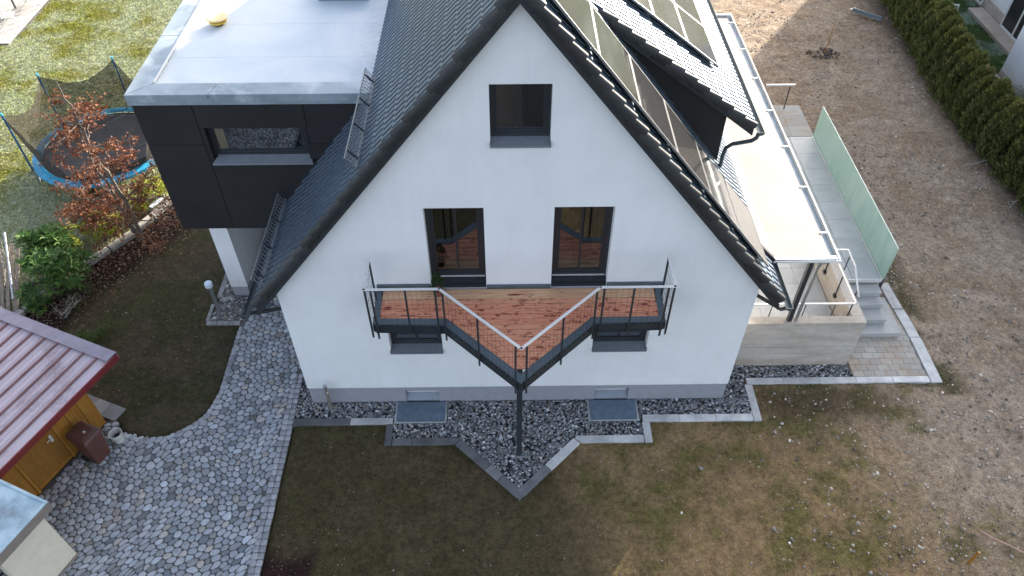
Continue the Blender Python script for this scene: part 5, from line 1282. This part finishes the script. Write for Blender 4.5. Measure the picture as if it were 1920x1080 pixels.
litter('grass_leaves', 900, lambda: (lambda y: (edge_x(y) - abs(random.gauss(0, .7)) - .1, y, .03))(random.uniform(2.5, 8.5)), (.04, .08))
litter('soil_leaves', 260, lambda: (random.uniform(-5.2, -3.4), random.uniform(-6, -3.2), -.02), (.02, .05))

# ================================================================== EDGING STONES along the bed
M['edgestone'] = attrmat('weathered_edging', .9, .3, 9, .5, 40)
ed = thing('bed_edging', (-12.31, 4.84, 0), 'weathered flat stone edging between the old lawn and the leafy bed', 'garden edging')
pts = [(-13.75, 2.0), (-13.3, 3.1), (-12.85, 3.95), (-12.31, 4.84), (-11.85, 5.5), (-11.38, 6.19), (-11.05, 6.9), (-10.72, 7.67), (-10.45, 8.4)]
for i, (a, b) in enumerate(zip(pts[:-1], pts[1:])):
    if i == 2: continue
    g = random.uniform(.26, .4); A, B = Vector((*a, .0)), Vector((*b, .0)); s_ = (B - A).normalized() * .02
    MB().bar(A + s_ + Vector((0, 0, .05)), B - s_ + Vector((0, 0, .05 + random.uniform(-.01, .02))), random.uniform(.2, .26), .16, c=(g, g * .93, g * .84)).build('edging_stone', M['edgestone'], ed, bevel=.025, col=True)
ob = thing('white_board', (-10.95, 7.45, .1), 'white painted board lying along the bed edging beneath the black wall', 'board')
M['whiteboard'] = simple('frosty_board', (.72, .76, .80), .5, var=.08); MB().bar((-11.12, 7.2, .2), (-10.78, 7.85, .2), .13, .035).build('plank', M['whiteboard'], ob, bevel=.006); MB().bar((-11.2, 7.35, .15), (-10.9, 7.95, .15), .1, .05).build('batten', M['galv'], ob, bevel=.005)

# ================================================================== TREES AND SHRUBS
def limb_path(a, b, n=5, wob=.08, sag=0.0):
    a, b = Vector(a), Vector(b); L = (b - a).length; out = []
    for i in range(n + 1):
        f = i / n; p = a.lerp(b, f); k = math.sin(math.pi * f) * L * wob
        out.append(p + Vector((random.uniform(-k, k), random.uniform(-k, k), random.uniform(-k, k) * .5 - sag * math.sin(math.pi * f))))
    out[0], out[-1] = a, b; return out
def along(path, f):
    k = f * (len(path) - 1); i = min(int(k), len(path) - 2); return path[i].lerp(path[i + 1], k - i)
# copper beech sapling, two stems leaning left over the bed
bt = thing('beech_tree', (-11.11, 5.95, 0), 'young two-stemmed beech tree with dry copper leaves in the leaf-strewn bed', 'tree')
tr = MB(); tw = MB(); LP, LD = [], []
stems = [[(-11.13, 5.95, -.05), (-11.2, 5.98, .8), (-11.35, 6.1, 1.8), (-11.45, 6.05, 2.9), (-11.4, 6.15, 4.0)], [(-11.08, 5.97, -.05), (-11.0, 6.0, .8), (-11.12, 6.0, 2.2), (-11.2, 5.9, 3.3), (-11.25, 5.95, 4.4), (-11.3, 5.95, 5.3)]]
for si, s_ in enumerate(stems):
    P = []; 
    for a, b in zip(s_[:-1], s_[1:]): P += limb_path(a, b, 4, .04)[:-1]
    P.append(Vector(s_[-1])); n = len(P); tr.tube(P, [.062 * (1 - i / n) ** .8 + .009 for i in range(n)], 8)
    for k in range(24 if si else 20):
        f = random.uniform(.14, .97) ** 1.15; o = along(P, f); az = random.uniform(0, 2 * math.pi)
        L = (2.1 * (1 - f) + .36) * random.uniform(.65, 1.15)
        e = o + Vector((math.cos(az) * L - .12 * L, math.sin(az) * L * .85, random.uniform(-.05, .32) * L)); B = limb_path(o, e, 5, .06, -.02); tr.tube(B, [.016 * (1 - i / 6) + .004 for i in range(6)], 5)
        for j in range(int(10 + L * 9)):
            g = random.uniform(.2, 1); q = along(B, g); d = Vector((random.gauss(0, 1), random.gauss(0, 1), random.gauss(0, .35))).normalized(); l2 = random.uniform(.12, .34); e2 = q + d * l2 + (e - o).normalized() * .1
            tw.tube([q, q.lerp(e2, .5) + Vector((0, 0, .01)), e2], [.004, .003, .002], 3, False)
            for _ in range(random.randint(5, 10)): LP.append(q.lerp(e2, random.uniform(.15, 1.05)) + Vector((random.gauss(0, .03), random.gauss(0, .03), random.gauss(0, .025)))); LD.append(d + Vector((random.gauss(0, .6), random.gauss(0, .6), random.gauss(-.3, .5))))
tr.build('trunk', M['bark'], bt, smooth=60); tw.build('twigs', M['bark'], bt, kind='stuff')
k = len(LP); pal = np.array([(.23, .075, .03), (.17, .052, .024), (.31, .12, .05), (.12, .04, .022), (.38, .19, .10)]); c = pal[rng.choice(5, k, p=[.34, .28, .16, .16, .06])] * rng.uniform(.7, 1.25, k)[:, None]
N = rng.normal(size=(k, 3)); N[:, 2] = np.abs(N[:, 2]) + .6; cards(np.array([tuple(p) for p in LP]), np.array([tuple(p) for p in LD]), N, rng.uniform(.06, .10, k), rng.uniform(.035, .06, k), c, 'crown', M['leaf'], bt)

def bush(name, loc, label, cat, R, H, n, pal, L, W, droop=0.0, stems=7, group=None, lumps=9, stemmat='bark', upl=.4, base=.15):
    """a shrub: stems fan out from the base, leaves sit in whorls on many small lumps through the volume"""
    t = thing(name, loc, label, cat, group); x, y, z = loc; mb = MB(); C = []
    for i in range(stems):
        az = 2 * math.pi * i / stems + random.uniform(-.4, .4); rr = R * random.uniform(.3, .8); e = Vector((x + rr * math.cos(az), y + rr * math.sin(az), z + H * random.uniform(.55, .9)))
        mb.tube(limb_path((x + .05 * math.cos(az), y + .05 * math.sin(az), z - .05), e, 5, .08), [.022, .019, .016, .013, .01, .007], 5)
    mb.build('stems', M[stemmat], t, smooth=60)
    for i in range(lumps):
        az = random.uniform(0, 2 * math.pi); rr = R * math.sqrt(random.random()) * .85; hz = H * (base + (1 - base) * random.random() ** .7) * (1 - .45 * (rr / R) ** 2); C.append((x + rr * math.cos(az), y + rr * math.sin(az), z + hz, R * random.uniform(.2, .42)))
    P, D = [], []
    while len(P) < n:
        cx, cy, cz, cr = random.choice(C); v = Vector((random.gauss(0, 1), random.gauss(0, 1), random.gauss(.25, .8))).normalized(); q = Vector((cx, cy, cz)) + v * cr * random.uniform(.45, 1.0)
        if q.z < z + .02: continue
        wh = random.randint(4, 7)
        for k in range(wh):
            a = 2 * math.pi * k / wh + random.random(); d = Vector((math.cos(a), math.sin(a), upl - droop + random.gauss(0, .2))) + v * .5
            P.append(tuple(q)); D.append(tuple(d))
    k = len(P); pal = np.array(pal); c = pal[rng.integers(0, len(pal), k)] * rng.uniform(.65, 1.25, k)[:, None]; N = np.column_stack([rng.normal(0, .3, k), rng.normal(0, .3, k), np.ones(k)])
    cards(np.array(P), np.array(D), N, rng.uniform(*L, k), rng.uniform(*W, k), c, 'foliage', M['leaf'], t); return t
GR = [(.11, .22, .045), (.075, .16, .035), (.16, .26, .06), (.06, .125, .035)]
GO = [(.46, .46, .05), (.36, .42, .05), (.55, .53, .10), (.26, .34, .045)]
bush('rhododendron', (-12.45, 3.85, 0), 'glossy dark green large-leaved shrub between shed roof and frosty lawn', 'shrub', 1.1, 1.9, 3000, GR, (.15, .25), (.05, .085), .35, 9, None, 20)
bush('low_shrub', (-11.95, 3.55, 0), 'low dull green shrub at the foot of the large-leaved shrub', 'shrub', .55, .7, 1400, [(.045, .07, .025), (.06, .085, .03), (.09, .09, .035)], (.06, .1), (.02, .035), .2, 6, None, 10)
for i, (x, y, R_, H_, n_, lab) in enumerate([(-12.7, 5.5, .62, .8, 2400, 'yellow-green golden shrub beside the dark green shrub'), (-12.15, 6.3, .55, .7, 2000, 'small golden shrub on the lawn side of the edging, below the beech'), (-11.6, 7.15, .4, .5, 1200, 'golden shrub peeping out between the beech stems and the trampoline'), (-11.15, 8.1, .6, .75, 2200, 'bright yellow-green shrub tight against the black wall corner')]):
    bush('golden_shrub', (x, y, 0), lab, 'shrub', R_, H_, n_, GO, (.05, .08), (.025, .04), .0, 6, 'golden shrubs along the bed edging', 10)
bush('dark_shrub', (-12.9, 7.5, 0), 'dark green shrub under the trampoline rim behind the beech', 'shrub', .5, .6, 1300, [(.03, .05, .02), (.04, .07, .02)], (.05, .08), (.02, .04), 0, 6, None, 9)
bush('copper_hedge', (-12.35, 6.75, 0), 'dense low mass of dry copper-brown leaves between lawn and beech stems', 'shrub', .85, 1.15, 4200, [(.24, .085, .035), (.17, .06, .03), (.32, .13, .05)], (.05, .085), (.03, .045), .1, 9, None, 18)
bush('fern_tuft', (-11.05, 2.15, 0), 'bright mossy green tuft on the bare soil behind the shed roof', 'plant', .42, .32, 1500, [(.075, .115, .02), (.05, .085, .02), (.1, .14, .03)], (.06, .11), (.012, .022), .1, 4, None, 9)
def twigs(name, loc, label, H, spread, lean=(0, 0), n=9, mat='barkpale', cat='shrub', group=None):
    t = thing(name, loc, label, cat, group); mb = MB(); x, y, z = loc
    for i in range(n):
        az = random.uniform(0, 2 * math.pi); e = Vector((x + lean[0] + spread * math.cos(az) * random.random(), y + lean[1] + spread * math.sin(az) * random.random(), z + H * random.uniform(.6, 1))); P = limb_path((x + random.gauss(0, .05), y + random.gauss(0, .05), z - .05), e, 7, .05); mb.tube(P, [.012 * (1 - k / 8) + .003 for k in range(8)], 4)
        for j in range(7):
            f = random.uniform(.3, .95); o = along(P, f); d = Vector((random.gauss(0, 1), random.gauss(0, 1), random.gauss(.5, .5))).normalized(); l_ = random.uniform(.2, .55) * (1.2 - f); B = limb_path(o, o + d * l_, 3, .08); mb.tube(B, [.005, .004, .003, .002], 3)
    mb.build('branches', M[mat], t); return t
twigs('bare_shrub', (-14.1, 3.9, 0), 'leafless grey shrub with long thin twigs at the left frame edge', 2.3, .9, (-.4, .9), 13)
twigs('bare_shrub', (-12.2, 3.0, 0), 'small leafless twiggy shrub just behind the shed roof', .8, .6, (.4, -.1), 7)
# woodpile of grey battens behind the shed, at the left edge
wp = thing('batten_pile', (-14.2, 3.6, 0), 'pile of weathered pale battens leaning at the left edge behind the shed', 'wood pile')
M['oldwood'] = wood('weathered_batten', (.16, .12, .09), (.33, .27, .21), (6, 6, 6))
for i in range(8):
    a = Vector((-14.9 + .14 * i + random.uniform(-.03, .03), 4.9 + random.uniform(-.1, .1), .75 + random.uniform(-.05, .05))); b = Vector((-14.35 + .14 * i, 3.0 + random.uniform(-.15, .15), .05 + .02 * (i % 3))); MB().bar(a, b, .09, .03).build('batten', M['oldwood'], wp, bevel=.003)
MB().tube([(-14.3, 5.2, 1.0), (-13.55, 3.3, .3)], .03, 8).build('pipe', M['galv'], wp)
MB().bar((-14.0, 3.1, .12), (-13.45, 2.7, .12), .3, .16).build('sack', M['bagmat'] if 'bagmat' in M else M['oldwood'], wp, bevel=.05)

# ================================================================== TRAMPOLINE
tp = thing('trampoline', (-13.15, 9.65, 0), 'round trampoline with blue pads and dark safety net beside the black extension', 'trampoline')
M['bluepad'] = simple('blue_pad', (.03, .29, .50), .45, var=.3, scale=3); M['bluesleeve'] = simple('dark_blue_sleeve', (.015, .09, .19), .5, var=.25); M['mat'] = simple('black_mat', (.028, .028, .031), .7, var=.25, scale=3); M['cyan'] = simple('cyan_tip', (.06, .45, .62), .4)
def netmat():
    t = NT('safety_net'); t.n.remove(t.b); out = t.n['Material Output']; df = t.add('ShaderNodeBsdfDiffuse'); df.inputs[0].default_value = (.055, .05, .045, 1); tr = t.add('ShaderNodeBsdfTransparent')
    v = t.coord(); f = t.math('ADD', .68, t.math('MULTIPLY', t.noise(v, 3, 4), .18)); mx = t.add('ShaderNodeMixShader'); t.link(f, mx.inputs[0]); t.link(tr.outputs[0], mx.inputs[1]); t.link(df.outputs[0], mx.inputs[2]); t.link(mx.outputs[0], out.inputs[0]); return t.m
M['net'] = netmat()
cx, cy, R1, R0, zp = -13.15, 9.65, 2.15, 1.88, .82
def ring(mb, r0, z0, r1, z1, n=72, c=None): 
    V = []; 
    for r_, z in ((r0, z0), (r1, z1)): V += [(cx + r_ * math.cos(2 * math.pi * k / n), cy + r_ * math.sin(2 * math.pi * k / n), z) for k in range(n)]
    return mb.raw(V, [(k, (k + 1) % n, n + (k + 1) % n, n + k) for k in range(n)], c)
mb = MB(); 
for seg in range(12):
    n = 6; V = []
    for k in range(n + 1):
        a = 2 * math.pi * (seg + (k / n) * .97) / 12; dz = .012 * math.sin(k / n * math.pi * 3)
        V += [(cx + R0 * math.cos(a), cy + R0 * math.sin(a), zp - .03 + dz), (cx + (R0 + R1) / 2 * math.cos(a), cy + (R0 + R1) / 2 * math.sin(a), zp + .01 + dz), (cx + R1 * math.cos(a), cy + R1 * math.sin(a), zp - .01), (cx + (R1 + .02) * math.cos(a), cy + (R1 + .02) * math.sin(a), zp - .09)]
    F = [(k * 4 + j, k * 4 + j + 1, k * 4 + 5 + j, k * 4 + 4 + j) for k in range(n) for j in range(3)]
    MB().raw(V, F).build('pad', M['bluepad'], tp, smooth=60)
n = 72; MB().poly([(cx + (R0 + .02) * math.cos(2 * math.pi * k / n), cy + (R0 + .02) * math.sin(2 * math.pi * k / n), zp - .06) for k in range(n)]).build('jumping_mat', M['mat'], tp)
mb = MB(); mb.tube([(cx + 2.1 * math.cos(a), cy + 2.1 * math.sin(a), zp - .07) for a in np.linspace(0, 2 * math.pi, 49)], .025, 8, False); mb.build('frame_ring', M['galv'], tp, smooth=60)
PA = [math.radians(a) for a in (27, 87, 147, 207)]; PR, PT = 2.24, 2.6
for a in PA:
    x, y = cx + PR * math.cos(a), cy + PR * math.sin(a); p = MB().tube([(x, y, .55), (x, y, PT)], .03, 10).build('net_pole', M['bluesleeve'], tp, smooth=60)
    MB().cyl(x, y, PT - .02, PT + .06, .034, .03, 10).build('pole_cap', M['cyan'], p, smooth=60)
    MB().tube([(x * .985 + cx * .015, y * .985 + cy * .015, zp - .1), (x, y, .04), (x + .35 * math.sin(a), y - .35 * math.cos(a), .03)], .025, 8).build('leg', M['galv'], tp, smooth=60)
mb = MB(); nseg = 12
for i in range(6):
    a0 = math.radians(27 + 60 * i); a1 = a0 + math.radians(60); V = []; t0 = PT if i < 4 else zp + .45; t1 = PT if i < 3 or i == 5 else zp + .45
    p0, p1 = Vector((cx + PR * math.cos(a0), cy + PR * math.sin(a0), 0)), Vector((cx + PR * math.cos(a1), cy + PR * math.sin(a1), 0))
    for k in range(nseg + 1):
        f = k / nseg; q = p0.lerp(p1, f); top = t0 + (t1 - t0) * f ** .6 - .03 - (.42 if i < 3 else .25) * math.sin(math.pi * f); am = a0 + (a1 - a0) * f
        bq = Vector((cx + R0 * math.cos(am), cy + R0 * math.sin(am), zp))
        inward = (Vector((cx, cy, 0)) - q) * .06 * math.sin(math.pi * f)
        for j in range(6):
            h = j / 5; w_ = q.lerp(Vector((bq.x, bq.y, 0)), (1 - h) ** 1.4) + inward * h; V.append((w_.x + .02 * math.sin(k * 1.7 + j), w_.y + .02 * math.cos(k * 1.3 + j), zp - .02 + (top - zp) * h))
    mb.raw(V, [(k * 6 + j, (k + 1) * 6 + j, (k + 1) * 6 + j + 1, k * 6 + j + 1) for k in range(nseg) for j in range(5)])
mb.build('safety_net', M['net'], tp, smooth=80)

# ================================================================== NEIGHBOUR'S PATIO top left
M['patio'] = simple('patio_slab', (.36, .34, .32), .85, var=.12, rnd=.12)
pt = tag(MB().prism([(-24, 17.7), (-20.25, 17.7), (-20.05, 19.0), (-20.1, 24), (-24, 24)], -.1, -.0).build('patio', M['mortar']), kind='structure')
for i in range(6):
    for j in range(6):
        x1 = -20.2 - i * .6; y0 = 17.75 + j * .8; MB().box(x1 - .59, x1, y0, y0 + .79, -.02, .02).build('patio_slab', M['patio'], pt, bevel=.004)
M['chairwhite'] = simple('white_plastic', (.78, .74, .68), .5, var=.05)
def chair():
    t = thing('garden_chair', (0, 0, 0), 'x', 'chair', 'white garden chairs on the patio')
    MB().box(-.24, .24, -.24, .22, .40, .43).build('seat', M['chairwhite'], t, bevel=.01)
    bk_ = MB(); [bk_.bar((x, .25, .46), (x, .42, .98), .07, .02, (0, 1, 0)) for x in (-.18, -.09, 0, .09, .18)]; bk_.bar((-.24, .42, .98), (.24, .42, .98), .03, .05); bk_.build('backrest', M['chairwhite'], t)
    for x in (-.22, .22):
        MB().bar((x, -.30, 0), (x, .26, .62), .03, .04).build('leg', M['chairwhite'], t); MB().bar((x, .40, 0), (x, -.22, .60), .03, .04).build('leg', M['chairwhite'], t); MB().bar((x, -.26, .63), (x, .3, .63), .045, .025).build('armrest', M['chairwhite'], t)
    return t
c0 = chair(); labs = ['white folding garden chair nearest the lawn on the corner patio', 'white folding garden chair farther back on the patio, by the top edge', 'white folding garden chair at the frame corner beside the grey table']
for i, (x, y, rz) in enumerate(((-20.75, 19.3, 1.9), (-20.6, 20.9, 1.7), (-21.5, 18.9, 2.6))):
    c = c0 if i == 0 else copy_tree(c0); c.matrix_basis = Matrix.Translation((x, y, .02)) @ Matrix.Rotation(rz, 4, 'Z'); c['label'] = labs[i]
tt = thing('garden_table', (-21.6, 20.2, 0), 'grey garden table with cloth between the white chairs', 'table'); MB().box(-22.2, -21.15, 19.6, 20.9, .70, .74).build('tabletop', M['galv'], tt, bevel=.01)
for x in (-22.1, -21.25):
    for y in (19.7, 20.8): MB().box(x - .03, x + .03, y - .03, y + .03, 0.02, .7).build('leg', M['anth'], tt)

# ================================================================== HEDGE of conifers
def thuja(seed):
    random.seed(seed); r_ = np.random.default_rng(seed); n = 4200; h = r_.random(n) ** .85; H = 1.8
    az = r_.uniform(0, 2 * math.pi, n); rad = (.56 * (1 - h ** 2.6) + .10) * (.72 + .34 * r_.random(n)) * (1 + .16 * np.sin(az * 3 + h * 9 + seed)); sx = .62
    P = np.column_stack([rad * np.cos(az) * 1.05, rad * np.sin(az) * sx, .03 + h * H]); D = np.column_stack([np.cos(az) * .55, np.sin(az) * .55, .75 + .5 * r_.random(n)]) + r_.normal(0, .22, (n, 3))
    N = np.column_stack([np.cos(az), np.sin(az), .3 * np.ones(n)]) + r_.normal(0, .6, (n, 3))
    pal = np.array([(.13, .155, .05), (.09, .118, .04), (.175, .19, .062), (.23, .2, .08)]); pr = r_.choice(4, n, p=[.38, .3, .24, .08]); c = pal[pr] * r_.uniform(.65, 1.3, n)[:, None]
    tip = h > .82; c[tip] = c[tip] * np.array([1.35, 1.25, 1.1])
    return P, D, N, r_.uniform(.12, .24, n), r_.uniform(.05, .09, n), c
protos = []
core = MB(); 
for i in range(5): core.cyl(0, 0, .05 + i * .32, .05 + (i + 1) * .32, .32 - .05 * i, .29 - .052 * i, 9)
M['thujacore'] = simple('inner_twigs', (.028, .03, .016), .95, var=.3)
for s_ in range(4):
    t = thing('thuja', (0, 0, 0), 'dense green conifer in the clipped hedge along the bare plot', 'hedge plant', 'conifers of the hedge along the bare plot')
    c = core.build('trunk', M['thujacore'], t); cards(*thuja(50 + s_)[:6], 'foliage', M['leaf'], t); protos.append(t)
hx = [(6.2, 16.2), (8.6, 16.2), (9.5, 16.1), (11.2, 16.0), (13.7, 16.1), (17.3, 16.4), (21, 16.8), (25, 17.2)]
y = 6.0; i = 0; random.seed(3)
while y < 24:
    x = float(np.interp(y, [p[0] for p in hx], [p[1] for p in hx])); s_ = random.uniform(.9, 1.08)
    t = protos[i] if i < 4 else copy_tree(protos[i % 4])
    t.matrix_basis = Matrix.Translation((x + random.uniform(-.06, .06), y, -.03)) @ Matrix.Rotation(random.choice((0, math.pi)) + random.uniform(-.2, .2), 4, 'Z') @ Matrix.Diagonal((1, 1, s_, 1))
    y += .62; i += 1
# fresh seed for the pieces below
random.seed(9)
# ================================================================== NEIGHBOURING HOUSE top right
nh = thing('neighbour_house', (20, 16, 0), 'white house with glazed patio doors behind the conifer hedge', 'house')
mb = MB(); mb.box(18.35, 28, 8.6, 14.6, -.2, 8.5); mb.build('front_wall', M['plaster'], nh)  # both blocks run on unseen, their height and length shaped to shade the plot
MB().box(20.2, 30, 14.603, 31, -.2, 8.6).build('rear_wall', M['plaster'], nh)
MB().box(18.335, 18.349, 8.6, 14.6, -.2, .35).build('plinth', M['conc'], nh); MB().box(20.18, 20.199, 14.61, 31, -.2, .5).build('plinth', M['conc'], nh)
mb = MB(); mb.yprism([(19.6, 8.5), (30.6, 8.5), (25.1, 11.2)], 14.3, 31.4); mb.build('roof', M['anth'], nh); MB().box(18.0, 28, 8.3, 14.6, 8.5, 8.7).build('flat_roof', M['zinc'], nh)
def patio_door(x, y0, y1, z0, z1):
    mb = MB(); f = .08; mb.box(x - .06, x, y0, y0 + f, z0, z1); mb.box(x - .06, x, y1 - f, y1, z0, z1); mb.box(x - .06, x, y0 + f, y1 - f, z1 - f, z1); mb.box(x - .06, x, y0 + f, y1 - f, z0, z0 + f); m = (y0 + y1) / 2; mb.box(x - .06, x, m - .04, m + .04, z0 + f, z1 - f)
    w_ = mb.build('patio_door', M['whitemetal'], nh); MB().box(x - .03, x - .02, y0 + f, y1 - f, z0 + f, z1 - f).build('pane', M['pvglass'] if 'pvglass' in M else M['cell'], w_); return w_
patio_door(18.33, 10.3, 12.4, .05, 2.3); patio_door(20.17, 16.4, 18.4, .1, 2.3)
w_ = patio_door(20.17, 20.2, 21.8, .1, 2.3)
MB().box(17.75, 18.3, 13.2, 14.8, -.1, .12).build('step', M['conc'], nh, bevel=.02); MB().box(19.5, 20.15, 14.9, 20, -.1, .1).build('step', M['conc'], nh, bevel=.02)
mb = MB(); mb.tube([(18.2, 12.75, .05), (18.2, 12.75, .5), (18.2, 12.75, .7)], [.32, .34, .05], 14); 
rk = thing('garden_boulder', (18.1, 13.0, 0), 'grey rounded trough leaning at the corner of the white house', 'trough'); M['trough'] = simple('mossy_stone', (.20, .20, .165), .9, var=.25); MB().box(17.85, 18.3, 12.55, 13.1, -.05, .62).build('body', M['trough'], rk, bevel=.12)
gf = thing('goal_frame', (17.8, 18.6, 0), 'small pale metal frame standing on the neighbouring lawn beyond the hedge', 'frame'); MB().bar((17.5, 19.4, .5), (18.7, 19.4, .5), .06, .06).build('crossbar', M['whitemetal'], gf)
for x in (17.5, 18.7): MB().bar((x, 19.4, 0), (x, 19.4, .5), .05, .05, (0, 1, 0)).bar((x, 19.4, .5), (x, 20.2, .02), .04, .04).build('leg', M['whitemetal'], gf)
# ================================================================== SMALL THINGS ON THE PLOT
sa = thing('young_tree', (12.34, 16.47, 0), 'newly planted bare sapling in dug-over soil on the plot', 'young tree'); MB().tube(limb_path((12.34, 16.47, -.05), (12.36, 16.4, 1.7), 6, .02), [.016, .014, .012, .01, .008, .006, .004], 6).build('trunk', M['shedwood'], sa); 
k = 60; a = rng.uniform(0, 2 * math.pi, k); r_ = .55 * np.sqrt(rng.random(k)); rocks('planting_clods', np.column_stack([12.34 + r_ * np.cos(a) * 1.3, 16.47 + r_ * np.sin(a) * .8, np.full(k, -.0)]), rng.uniform(.03, .075, k), np.array([[.09, .068, .056]]) * rng.uniform(.6, 1.5, k)[:, None], M['stone'], sa, .7)
stk = thing('wooden_stake', (9.25, -4.18, 0), 'short orange-brown wooden stake driven into the stony soil', 'stake'); MB().tube([(9.25, -4.18, -.1), (9.235, -4.19, .48)], [.03, .028], 8).build('post', M['shedwood'], stk, smooth=50); MB().tube([(9.235, -4.19, .48), (9.235, -4.19, .485)], .022, 8).build('sawn_top', M['deck_pale'], stk)
M['pinktwig'] = simple('pale_red_cane', (.50, .30, .23), .6, var=.15); tg = thing('cane', (9.9, -3.65, 0), 'long pale reddish cane lying on the soil beside the stake', 'cane'); MB().tube([(9.72, -3.42, .05), (9.78, -3.52, .02), (9.95, -3.68, .04), (10.2, -3.85, .05), (10.6, -4.1, .03)], [.006, .012, .015, .015, .014], 7).build('stick', M['pinktwig'], tg, smooth=60)
def branch(pts, lab, r=.022, mat='barkpale'):
    t = thing('fallen_branch', pts[0], lab, 'branch'); mb = MB(); n = len(pts); mb.tube(pts, [r * (1 - .75 * i / n) for i in range(n)], 6)
    for i in range(1, n - 1): p = Vector(pts[i]); mb.tube([p, p + Vector((random.uniform(-.3, .1), random.uniform(-.25, .25), .05)), p + Vector((random.uniform(-.6, .0), random.uniform(-.4, .4), .02))], [r * .4, r * .3, r * .15], 4)
    mb.build('stem', M[mat], t, smooth=60); return t
branch([(16.6, 9.25, .25), (16.1, 9.3, .2), (15.6, 9.3, .12), (15.1, 9.2, .05), (14.7, 9.15, .02)], 'thin pale branch sticking out from the foot of the hedge'); branch([(16.2, 7.1, .3), (15.8, 7.25, .22), (15.5, 7.2, .1), (15.25, 7.0, .02)], 'short bent pale branch lying below the hedge end at the frame edge', .03)
tl = thing('metal_trough', (14.9, 19.35, 0), 'grey half-round metal gutter piece lying on the far soil', 'gutter piece'); a0, b0 = Vector((14.5, 19.75, .12)), Vector((15.45, 18.95, .10)); d0 = (b0 - a0).normalized(); s0_ = d0.cross(Vector((0, 0, 1)))
V = []; 
for p in (a0, b0):
    for q in range(9): an = math.pi * q / 8; V.append(p + s0_ * .15 * math.cos(an) + Vector((0, 0, .13 * math.sin(an))))
    for q in range(9): an = math.pi * q / 8; V.append(p + s0_ * .138 * math.cos(an) + Vector((0, 0, .118 * math.sin(an))))
F = [(i, i + 1, 18 + i + 1, 18 + i) for i in range(8)] + [(9 + i, 27 + i, 27 + i + 1, 9 + i + 1) for i in range(8)] + [(0, 18, 27, 9), (8, 17, 35, 26)]; MB().raw(V, F).build('half_pipe', M['guttermat'], tl, smooth=50)
MB().bar(a0 + Vector((-.1, .08, .02)), a0 + Vector((.05, -.04, .14)), .05, .02).build('hook', M['whitemetal'], tl)
lamp = thing('dried_flower', (-7.1, 5.6, 0), 'dark dried flower head on a tall stalk beside the white wall leg', 'plant'); MB().tube([(-7.1, 5.6, 0), (-7.12, 5.55, .7), (-7.15, 5.5, 1.2)], .012, 6).build('stalk', M['barkpale'], lamp); MB().cyl(-7.05, 5.55, 0, .32, .15, .18, 16).build('pot', M['anth'], lamp, smooth=40)
k = 70; cards(np.tile([[-7.15, 5.5, 1.22]], (k, 1)), rng.normal(size=(k, 3)), rng.normal(size=(k, 3)), rng.uniform(.08, .16, k), rng.uniform(.03, .05, k), np.array([[.035, .025, .02]]) * rng.uniform(.5, 1.5, k)[:, None], 'flower_head', M['leaf'], lamp)
